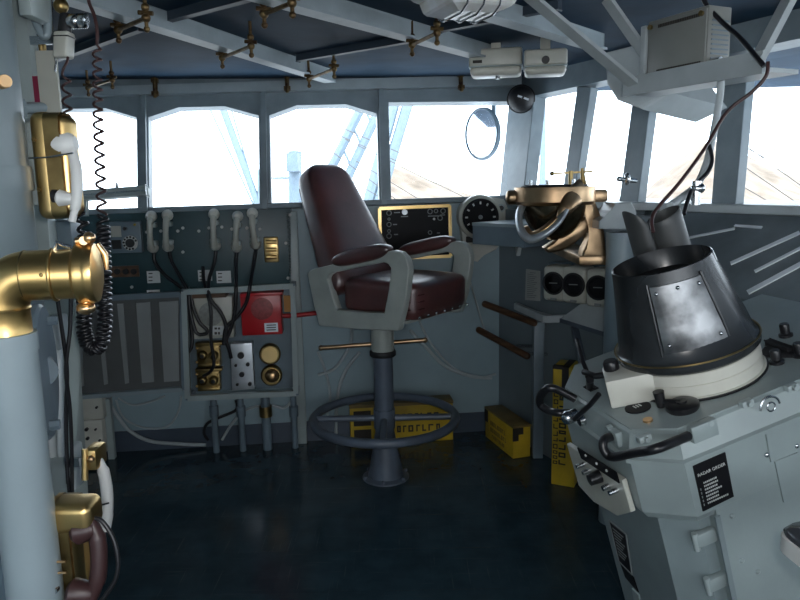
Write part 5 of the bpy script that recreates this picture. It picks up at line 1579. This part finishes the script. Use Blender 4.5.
cord('grey_conduit', [at(20, -12, 1.72), at(24, 15, 1.74), at(30, 60, 1.76), at(34, 110, 1.78), at(37, 160, 1.79)], .010, 'grey cable down the column top, outermost of the pair', None, 'pipe', PG)
cord('grey_conduit', [at(25, -12, 1.72), at(30, 18, 1.74), at(36, 62, 1.76), at(40, 112, 1.78)], .010, 'grey cable down the column top, inner one of the pair', None, 'pipe', PG)
cord('grey_conduit', [at(28, -10, 1.7), at(33, 14, 1.7), at(40, 31, 1.7), at(46, 36, 1.7), at(48, 22, 1.7), at(47, 2, 1.7), at(47, -14, 1.7)], .010, 'grey cable bending in a U at the top left corner', None, 'pipe', PG)
cord('gold_conduit', [at(41, 36, 1.77), at(42, 60, 1.78), at(44, 105, 1.79)], .012, 'bronze coloured braided cable on the column above the brass phone box', None, 'oldbrass')
mb = MB(); a, b_ = at(42, -6, 1.72), at(55, 26, 1.72); mb.box(a.x, b_.x, 1.70, 1.80, b_.z, CEILZ - .001, .006); tag(fin('cable_gland_box', mb, 'grey'), 'grey cable gland box under the deckhead at the top left', 'box')
mb = MB(); mb.cyl(at(18, 108, 1.70), at(50, 108, 1.76), .014, seg=12); mb.cyl(at(18, 108, 1.68), at(24, 108, 1.69), .024, seg=6); mb.cyl(at(47, 108, 1.75), at(52, 108, 1.78), .02, seg=6)
tag(fin('pipe_union', mb, 'pipe'), 'short grey pipe union above the upper brass phone box', 'pipe fitting')
# narrow beige board with a maroon edge beside the column
a, b_ = at(56, 58, 1.82), at(75, 122, 1.82)
a.x = xr - .001
t = thing('notice_board', 'narrow beige board with a maroon edge behind the hanging microphone', 'board', V(((a.x + b_.x) / 2, 1.85, b_.z)))
mb = MB(); mb.box(a.x + .012, b_.x, 1.800, 1.810, b_.z, a.z); fin('board', mb, 'beige', t, smooth=0)
mb = MB(); mb.box(a.x - .001, a.x + .012, 1.799, 1.812, b_.z, a.z - .06); fin('maroon_edge', mb, 'maroon', t, smooth=0)

# ---- upper brass phone box with a white handset
UT = 1.46
def phone_box(name, lab, px0, py0, px1, py1, T, pmid, hs_mat):
    a, b_ = at(px0, py0, T), at(px1, py1, T)
    am = at(pmid, py0, T).x
    x0, x1 = a.x, b_.x
    z0, z1 = b_.z, a.z
    y = a.y
    t = thing(name, lab, 'telephone', ((x0 + x1) / 2, y + .05, z0))
    mb = MB(); mb.box(x0, am, y, y + .07, z0, z1, .020, 5); fin('case', mb, 'brass', t)
    mb = MB(); mb.box(am - .002, x1, y + .004, y + .066, z0 + .006, z1 - .006, .020, 5); fin('lid', mb, 'brass', t)
    mb = MB(); mb.box(am - .0015, am + .0015, y - .001, y + .071, z0 + .002, z1 - .002, .018, 4); fin('seam', mb, 'oldbrass', t)
    for fz in (.28, .74):
        q = V((x0 + (am - x0) * .25, y, z0 + (z1 - z0) * fz)); mb = MB(); mb.cyl(q + V((0, .002, 0)), q + V((0, -.003, 0)), .004, seg=10); fin('screw', mb, 'oldbrass', t)
    return t, x0, x1, z0, z1, y, am
t, x0, x1, z0, z1, y, am = phone_box('brass_phone_box', 'upright brass telephone box with a white handset high on the left', 25, 111, 67, 220, UT, 49, 'white')
mb = MB(); mb.box(x0 - .03, x0 + .004, y + .02, y + .06, z0 + .03, z1 - .02, .004); mb.bar((x0 - .02, y + .05, (z0 + z1) / 2), (xr - .1, cy_ + .01, (z0 + z1) / 2), .03, .05); fin('mounting_bracket', mb, 'grey', t)
mb = MB(); mb.tube([V((x0 - .01, y - .003, at(28, 158, UT).z)), V(((x0 + x1) / 2, y - .006, at(50, 157, UT).z)), at(73, 153, UT - .01)], .002, 6); fin('strap_wire', mb, 'steel', t)
cR = lambda px, py, dy=0: at(px, py, UT + .03)
# white handset: ear piece, grip and mouthpiece
h = thing('white_handset', 'white telephone handset hanging on the upper brass phone box', 'telephone handset', cR(71, 222))
mb = MB(); mb.tube(smoothpath([cR(72, 152), cR(76, 168), cR(77, 190), cR(75, 208), cR(72, 222)], 6), [.011] * 5 + [.012] * 8 + [.011] * 6 + [.008] * 6, 14); fin('grip', mb, 'white', h, smooth=60)
mb = MB(); mb.lathe([(.014, 0), (.024, .01), (.026, .03), (.020, .046), (.012, .05)], cR(76, 143), (-1, 0, -.1), 24); fin('earpiece', mb, 'white', h)
mb = MB(); mb.lathe([(.010, 0), (.014, .01), (.018, .028), (.012, .034)], cR(73, 199), (-1, 0, .1), 20); fin('mouthpiece', mb, 'white', h)
mb = MB(); mb.cyl(cR(53, 196), cR(58, 196), .014, seg=14); fin('rest_cup', mb, 'blackmat', h)
# ---- lower brass phone box with a black handset
LT_ = 1.22
t, x0, x1, z0, z1, y, am = phone_box('brass_phone_box', 'brass telephone box with a dark handset at the bottom left corner', 38, 506, 68, 640, LT_, 56, 'black')
q0, q1 = at(43, 506, LT_), at(90, 530, LT_)
mb = MB(); mb.box(q0.x, q1.x, y - .006, y + .060, q1.z - .012, q0.z, .016, 5); fin('hood', mb, 'brass', t)
mb = MB(); mb.bar((x0 + .01, y + .04, z0 + .08), (xr - .05, cy_ + .01, z0 + .08), .04, .06); fin('mounting_bracket', mb, 'grey', t)
for px, py in ((51, 543), (55, 590)):
    q = at(px, py, LT_ - .005); mb = MB(); mb.cyl(q + V((0, .006, 0)), q + V((0, -.004, 0)), .006, seg=10); fin('bolt', mb, 'steel', t)
mb = MB(); a = at(52, 562, LT_ - .004); b_ = at(66, 586, LT_ - .004)
mb.tube([V((a.x, a.y, a.z)), V((b_.x, a.y, a.z))], .0022, 6); mb.tube([V((a.x, a.y, a.z)), V((a.x, a.y, b_.z))], .0022, 6); mb.tube([V((a.x, a.y, (a.z + b_.z) / 2)), V((b_.x, a.y, (a.z + b_.z) / 2))], .0022, 6); fin('latch_rod', mb, 'copper', t)
cL = lambda px, py, dy=0: at(px, py, LT_ + .02)
h = thing('dark_handset', 'dark brown telephone handset on the lower brass phone box', 'telephone handset', cL(90, 600))
mb = MB(); mb.tube(smoothpath([cL(90, 522), cL(97, 536), cL(99, 560), cL(97, 582), cL(90, 600)], 6), [.012] * 6 + [.0145] * 13 + [.012] * 6, 14); fin('grip', mb, 'browncord', h, smooth=60)
mb = MB(); mb.lathe([(.014, 0), (.020, .012), (.024, .032), (.018, .04)], cL(96, 528), (-1, 0, -.15), 22); fin('earpiece', mb, 'browncord', h)
mb = MB(); mb.lathe([(.014, 0), (.022, .012), (.026, .036), (.018, .044)], cL(94, 594), (-1, 0, .1), 22); fin('mouthpiece', mb, 'browncord', h)
mb = MB(); mb.tube(smoothpath([cL(92, 518), cL(102, 521), cL(113, 538), cL(118, 560), cL(116, 578), cL(108, 592), cL(99, 604)], 6), .004, 8); fin('cord', mb, 'cable', h, smooth=70)
# ---- white curved handset with a brass fitting between them
WT = 1.55
cW = lambda px, py, dy=0: at(px, py, WT + dy)
t = thing('brass_fitting', 'small brass bracket fitting on the cable trunk above the lower phone box', 'fitting', cW(88, 478))
mb = MB(); mb.box(cW(83, 478).x, cW(96, 452).x, cW(88, 460).y, cW(88, 460).y + .06, cW(88, 472).z, cW(88, 450).z, .006); mb.cyl(cW(85, 449), cW(85, 480), .007, seg=10); fin('body', mb, 'brass', t)
mb = MB(); mb.sph(cW(91, 459, -.003), .008); fin('stud', mb, 'copper', t)
mb = MB(); mb.bar(cW(84, 462, .04), aty(68, 462, cy_ + .01), .02, .02); fin('arm', mb, 'bluegrey', t)
h = thing('curved_handset', 'white curved handset hanging from the small brass fitting', 'telephone handset', cW(105, 530))
mb = MB(); mb.tube(smoothpath([cW(97, 458, .03), cW(103, 470, .03), cW(107, 492, .03), cW(107, 512, .03), cW(104, 530, .03)], 6), [.010] * 6 + [.013] * 13 + [.014] * 6, 14); fin('grip', mb, 'white', h, smooth=60)
mb = MB(); mb.lathe([(.012, 0), (.022, .01), (.024, .026), (.016, .034)], cW(103, 520, .03), (-1, 0, -.2), 20); fin('mouthpiece', mb, 'white', h)
mb = MB(); mb.lathe([(.010, 0), (.018, .008), (.02, .02), (.014, .03)], cW(98, 460, .03), (-1, 0, .2), 20); fin('earpiece', mb, 'white', h)
mb = MB(); mb.tube([cW(94, 504, .0), cW(101, 505, .01), cW(109, 503, .012)], .002, 6); fin('strap', mb, 'black', h)

# ---- hanging microphone and its long coiled cord
MT = 1.72
t = thing('microphone', 'grey hand microphone with a silver head hanging at the top left', 'microphone', at(65, 58, MT))
F_ = Frame(at(64, 45, MT), V((1, 0, .0)), V((0, 1, 0)), V((.14, 0, 1)).normalized())
mb = MB(F_); mb.box(-.018, .018, -.022, .022, -.032, .030, .006, 3); fin('body', mb, 'beige', t)
mb = MB(F_); mb.box(-.019, .019, -.023, .023, .016, .020, .002); fin('band', mb, 'black', t)
mb = MB(F_); mb.lathe([(.016, .028), (.015, .05), (.011, .074)], (0, 0, 0), seg=20); fin('neck', mb, 'black', t)
mb = MB(F_); mb.lathe([(.014, .0), (.018, .006), (.018, .026), (.0165, .028), (.018, .030), (.018, .044), (.014, .048)], (.008, 0, .055), (1, 0, .02), 24); fin('head', mb, 'steel', t)
mb = MB(); mb.bar(at(55, 40, MT), V((xr - .01, cy_ + .01, at(55, 40, MT).z)), .012, .02); mb.tube([at(51, 0, MT + .02), at(53, 40, MT), at(56, 62, MT), at(55, 72, MT)], .0025, 6); fin('hanger', mb, 'steel', t)
mb = MB(); mb.sph(at(61, 6, MT - .02), .018); mb.cyl(at(61, 6, MT - .02), at(61, -10, MT - .02), .012, seg=12); q = at(61, -10, MT - .02); mb.cyl(q, (q.x, q.y, CEILZ), .012, seg=12)
tag(fin('small_lamp', mb, 'oldbrass'), 'small brass indicator lamp at the top left above the microphone', 'lamp')
def helix(keys, r_of, turns_of, n=14):
    # keys: list of (point, radius, turns per segment)
    pts = []
    ph = 0.0
    for (p, r, tn), (q, r2, _) in zip(keys, keys[1:]):
        p, q = V(p), V(q)
        N = max(2, int(tn * n))
        for k in range(N):
            f_ = k / N
            pts.append((p.lerp(q, f_), r + (r2 - r) * f_, ph + 2 * PI * tn * f_))
        ph += 2 * PI * tn
    pts.append((V(keys[-1][0]), keys[-1][1], ph))
    out = []
    x = V((1, 0, 0))
    for i, (c, r, a) in enumerate(pts):
        tg = (pts[min(len(pts) - 1, i + 1)][0] - pts[max(0, i - 1)][0]).normalized()
        x = (x - tg * x.dot(tg)).normalized(); yv = tg.cross(x)
        out.append(c + x * (r * math.cos(a)) + yv * (r * math.sin(a)))
    return out
KT = 1.66
mb = MB()
k1 = [(at(67, 57, KT), .002, .5), (at(66, 75, KT), .009, 4), (at(68, 130, KT), .010, 6), (at(80, 214, KT), .009, 0)]
mb.tube(helix(k1, 0, 0), .0032, 6)
fin('stretched_coil', mb, 'browncord', t, smooth=80)
mb = MB()
k2 = [(at(80, 214, KT), .010, 2), (at(85, 235, KT), .013, 7), (at(84, 275, KT), .014, 11), (at(84, 330, KT), .014, 5), (at(88, 346, KT), .014, 3), (at(95, 350, KT), .014, 3), (at(102, 344, KT), .014, 4), (at(105, 325, KT), .014, 10), (at(104, 270, KT), .014, 9), (at(103, 225, KT), .012, 1), (at(102, 215, KT), .010, 0)]
mb.tube(helix(k2, 0, 0, 12), .0044, 6)
fin('tight_coil', mb, 'cable', t, smooth=80)
mb = MB()
k3 = [(at(102, 215, KT), .010, 8), (at(98, 120, KT), .010, 7), (at(97, 50, KT), .009, .3), (at(97, 44, KT), .001, .2)]
mb.tube(helix(k3, 0, 0), .0032, 6)
mb.tube(smoothpath([at(97, 45, KT), at(97, 30, KT), at(94, 15, KT), at(89, 2, KT), at(87, -14, KT)], 6), .0042, 8)
fin('stretched_coil', mb, 'browncord', t, smooth=80)
# small dark and pale boxes peeking out right of the column
mb = MB(); a, b_ = at(57, 220, 1.84), at(73, 247, 1.84); mb.box(a.x, b_.x, 1.84, 1.90, b_.z, a.z, .004)
tag(fin('relay_box', mb, 'bluegrey'), 'small dark box on the column between the brass phone box and the elbow', 'box')
# grey tubular rail across the leftmost window
a, b_ = FU.hit(82, 196, 1, -.09), FU.hit(147, 191, 1, -.09)
t = thing('window_rail', 'grey tubular bar across the foot of the leftmost window', 'rail', (a + b_) / 2, FU)
mb = MB(FU); mb.bar(a, b_, .05, .05, (0, 0, 1), b=.008); fin('bar', mb, 'grey', t)
mb = MB(FU); mb.bar(a + V((.01, -.027, .0)), b_ + V((0, -.027, 0)), .006, .010, (0, 0, 1)); fin('bright_strip', mb, 'steel', t, smooth=0)
mb = MB(FU); mb.bar(a + V((.0, .0, -.10)), a + V((.0, 0, .0)), .04, .04, (1, 0, 0), b=.006); mb.bar(b_ + V((-.015, .04, .0)), b_ + V((-.015, 0, .0)), .04, .04, (1, 0, 0), b=.006); fin('end_post', mb, 'grey', t)
p = FU.hit(117, 189, 1, -.09); mb = MB(FU); mb.cyl(p + V((0, 0, 0)), p + V((0, 0, .035)), .010, .004, 10); fin('peg', mb, 'grey', t)

# ---- cables at the hood and shelf
cord('hood_cable', [at(768, 62, 1.80), at(766, 76, 1.80), at(752, 92, 1.82), at(727, 112, 1.85), at(705, 148, 1.84), at(680, 182, 1.80), at(660, 205, 1.78), at(652, 218, 1.76), at(653, 232, 1.74)], .005, 'dark cable running from the hanging shelf down into the rubber hood', None, 'browncord', 'cables around the hood')
cord('hood_cable', [at(700, -12, 2.05), at(706, 4, 2.05), at(722, 22, 2.02), at(740, 38, 1.95), at(757, 58, 1.84), at(764, 66, 1.82)], .007, 'thick black cable from the deckhead across the shelf end', None, 'cable', 'cables around the hood')
cord('white_conduit', [at(722, 62, 2.02), at(720, 95, 2.02), at(715, 125, 2.02), at(711, 145, 2.02), at(706, 165, 2.0), at(697, 185, 1.98), at(684, 196, 1.95), at(670, 206, 1.88)], .011, 'pale grey flexible conduit in front of the window post behind the hood', None, 'pale', 'cables around the hood')
cord('hood_cable', [at(709, 145, 1.99), at(712, 160, 1.98), at(708, 172, 1.97), at(698, 182, 1.95), at(692, 190, 1.93), at(687, 203, 1.90), at(684, 214, 1.885)], .006, 'short black cable looping beside the pale conduit into the hood', None, 'cable', 'cables around the hood')
p = at(696, 192, 1.93)
mb = MB(); mb.cyl(p + V((0, 0, -.035)), p + V((0, 0, .03)), .013, seg=12); mb.sph(p + V((.005, 0, .01)), .02, (1, .8, .8)); mb.bar(p + V((0, 0, -.03)), p + V((.0, .0, -.055)), .03, .02)
tag(fin('conduit_clamp', mb, 'steel'), 'bright metal clamp on the pale conduit below the window post', 'clamp')

# ------------------------------------------------------------------ outside the windows
def strut(mb, a, b_, r): mb.cyl(a, b_, r, seg=8)
def hill(name, pts, depth, lab):
    # ridge line traced at a real distance, sloping towards the ship
    mb = MB()
    R1 = [at(x, y, depth) for x, y in pts]
    rnd = random.Random(4)
    rows = []
    for k in range(9):
        f_ = k / 8
        rows.append([V((p.x * (1 - .35 * f_), p.y * (1 - .35 * f_), p.z * (1 - f_) - 4 * f_ + rnd.uniform(-.5, .5) * (0 < k < 8))) for p in R1])
    vs = [[mb.b.verts.new(p) for p in r] for r in rows]
    for a, c in zip(vs, vs[1:]):
        for j in range(len(a) - 1): mb.b.faces.new((a[j], a[j + 1], c[j + 1], c[j]))
    back = [mb.b.verts.new(V((p.x * 1.3, p.y * 1.3, -4))) for p in R1]
    for j in range(len(back) - 1): mb.b.faces.new((vs[0][j + 1], vs[0][j], back[j], back[j + 1]))
    return tag(fin(name, mb, 'hill'), lab, 'hill')
hill('hillside', [(640, 196), (655, 182), (672, 168), (690, 150), (712, 140), (735, 148), (752, 158), (775, 168), (800, 180), (850, 195), (900, 205)], 90, 'dry tan hillside beyond the right windows')
hill('hillside', [(380, 160), (405, 168), (430, 180), (455, 190), (490, 200), (530, 206)], 95, 'low tan slope beyond the fourth front window')
# harbour crane: two leaning parallel booms, mast and bracing
t = thing('harbour_crane', 'pale blue steel crane frame beyond the window behind the chair', 'crane', at(320, 230, 32))
for a, b_, r in [((363, 104), (300, 232), .22), ((382, 104), (322, 232), .22)]:
    mb = MB(); strut(mb, at(*a, 32), at(*b_, 32), r); fin('boom', mb, 'crane', t)
mb = MB()
for k in range(6):
    f_ = k / 6; g_ = (k + 1) / 6
    p = at(363, 104, 32).lerp(at(300, 232, 32), f_); q = at(382, 104, 32).lerp(at(322, 232, 32), g_)
    strut(mb, p, q, .06)
fin('lacing', mb, 'crane', t)
mb = MB(); strut(mb, at(295, 152, 32), at(295, 240, 32), .30); mb.box(at(290, 158, 32).x, at(301, 158, 32).x, 31.5, 32.5, at(290, 172, 32).z, at(290, 154, 32).z); fin('mast', mb, 'crane', t)
mb = MB(); strut(mb, at(270, 178, 32), at(300, 178, 32), .05); strut(mb, at(262, 205, 32), at(380, 205, 32), .12); fin('cross_beam', mb, 'crane', t)
t = thing('derrick', 'slender pale blue derrick boom beyond the second window', 'derrick', at(262, 240, 30))
mb = MB(); strut(mb, at(219, 98, 30), at(262, 215, 30), .16); fin('boom', mb, 'crane', t)
mb = MB(); strut(mb, at(205, 98, 30), at(258, 215, 30), .04); strut(mb, at(228, 98, 30), at(262, 215, 30), .04); fin('stay', mb, 'crane', t)
mb = MB(); strut(mb, at(262, 170, 30), at(262, 245, 30), .2); fin('mast', mb, 'crane', t)
t = thing('pale_davit', 'pair of pale blue leaning davit bars beyond the fourth window', 'davit', at(385, 240, 28))
for a, b_ in [((412, 90), (385, 160)), ((398, 90), (378, 150))]:
    mb = MB(); strut(mb, at(*a, 28), at(b_[0] - 12, b_[1] + 60, 28), .22); fin('bar', mb, 'crane', t)
t = thing('signal_mast', 'pale blue pointed mast beyond the first side window', 'mast', at(545, 240, 26))
mb = MB(); mb.cyl(at(545, 240, 26), at(541, 160, 26), .35, .03, 10); fin('spire', mb, 'crane', t)
mb = MB(); strut(mb, at(543, 92, 26), at(543, 240, 26), .11); fin('pole', mb, 'crane', t)
WG = 'rigging wires outside'
for a, b_, lab in [((384, 146), (500, 196), 'thin rigging wire beyond the fourth window, highest of the fan'),
                   ((390, 158), (480, 198), 'thin rigging wire beyond the fourth window, second of the fan'),
                   ((392, 162), (470, 200), 'thin rigging wire beyond the fourth window, third of the fan'),
                   ((384, 178), (430, 206), 'thin rigging wire beyond the fourth window, lowest of the fan'),
                   ((330, 150), (378, 186), 'thin rigging wire crossing the crane booms, the upper one'),
                   ((336, 172), (378, 196), 'thin rigging wire crossing the crane booms, the lower one')]:
    mb = MB(); P, Q = at(*a, 24), at(*b_, 24)
    D_ = (Q - P)
    mb.cyl(P - D_ * .6, Q + D_ * 1.5, .016, seg=6)
    tag(fin('rigging_wire', mb, 'wire'), lab, 'wire', WG)
for k, (a, b_) in enumerate([((745, 128), (800, 168)), ((738, 140), (800, 185)), ((750, 150), (800, 176)), ((742, 165), (800, 205)), ((735, 182), (790, 214))]):
    mb = MB(); P, Q = at(*a, 40), at(*b_, 40); mb.cyl(P - (Q - P) * .1, Q + (Q - P) * 1.2, .03, seg=6)
    tag(fin('rigging_wire', mb, 'wire'), 'mooring wire slanting over the tan hillside, %s from the top' % ['first', 'second', 'third', 'fourth', 'fifth'][k], 'wire', WG)
mb = MB(); mb.box(-60, 60, 14, 140, -5.2, -5)
struct(fin('ground', mb, 'quay', smooth=0))
# ------------------------------------------------------------------ light
w = bpy.data.worlds.new('sky'); SC.world = w; w.use_nodes = True
nt = w.node_tree
bg = nt.nodes['Background']
bg.inputs['Color'].default_value = (.86, .93, 1.0, 1)
bg.inputs['Strength'].default_value = 5.0
fl = bpy.data.lights.new('camera_flash', 'POINT'); fl.energy = 19; fl.shadow_soft_size = .02; fl.color = (1, .97, .93)
flo = bpy.data.objects.new('camera_flash', fl); COL.objects.link(flo)
flo.location = CC + CR * .07 + CU * .05
vs = SC.view_settings
vs.view_transform = 'Standard'; vs.look = 'None'; vs.gamma = 1; vs.use_curve_mapping = False; vs.exposure = .3
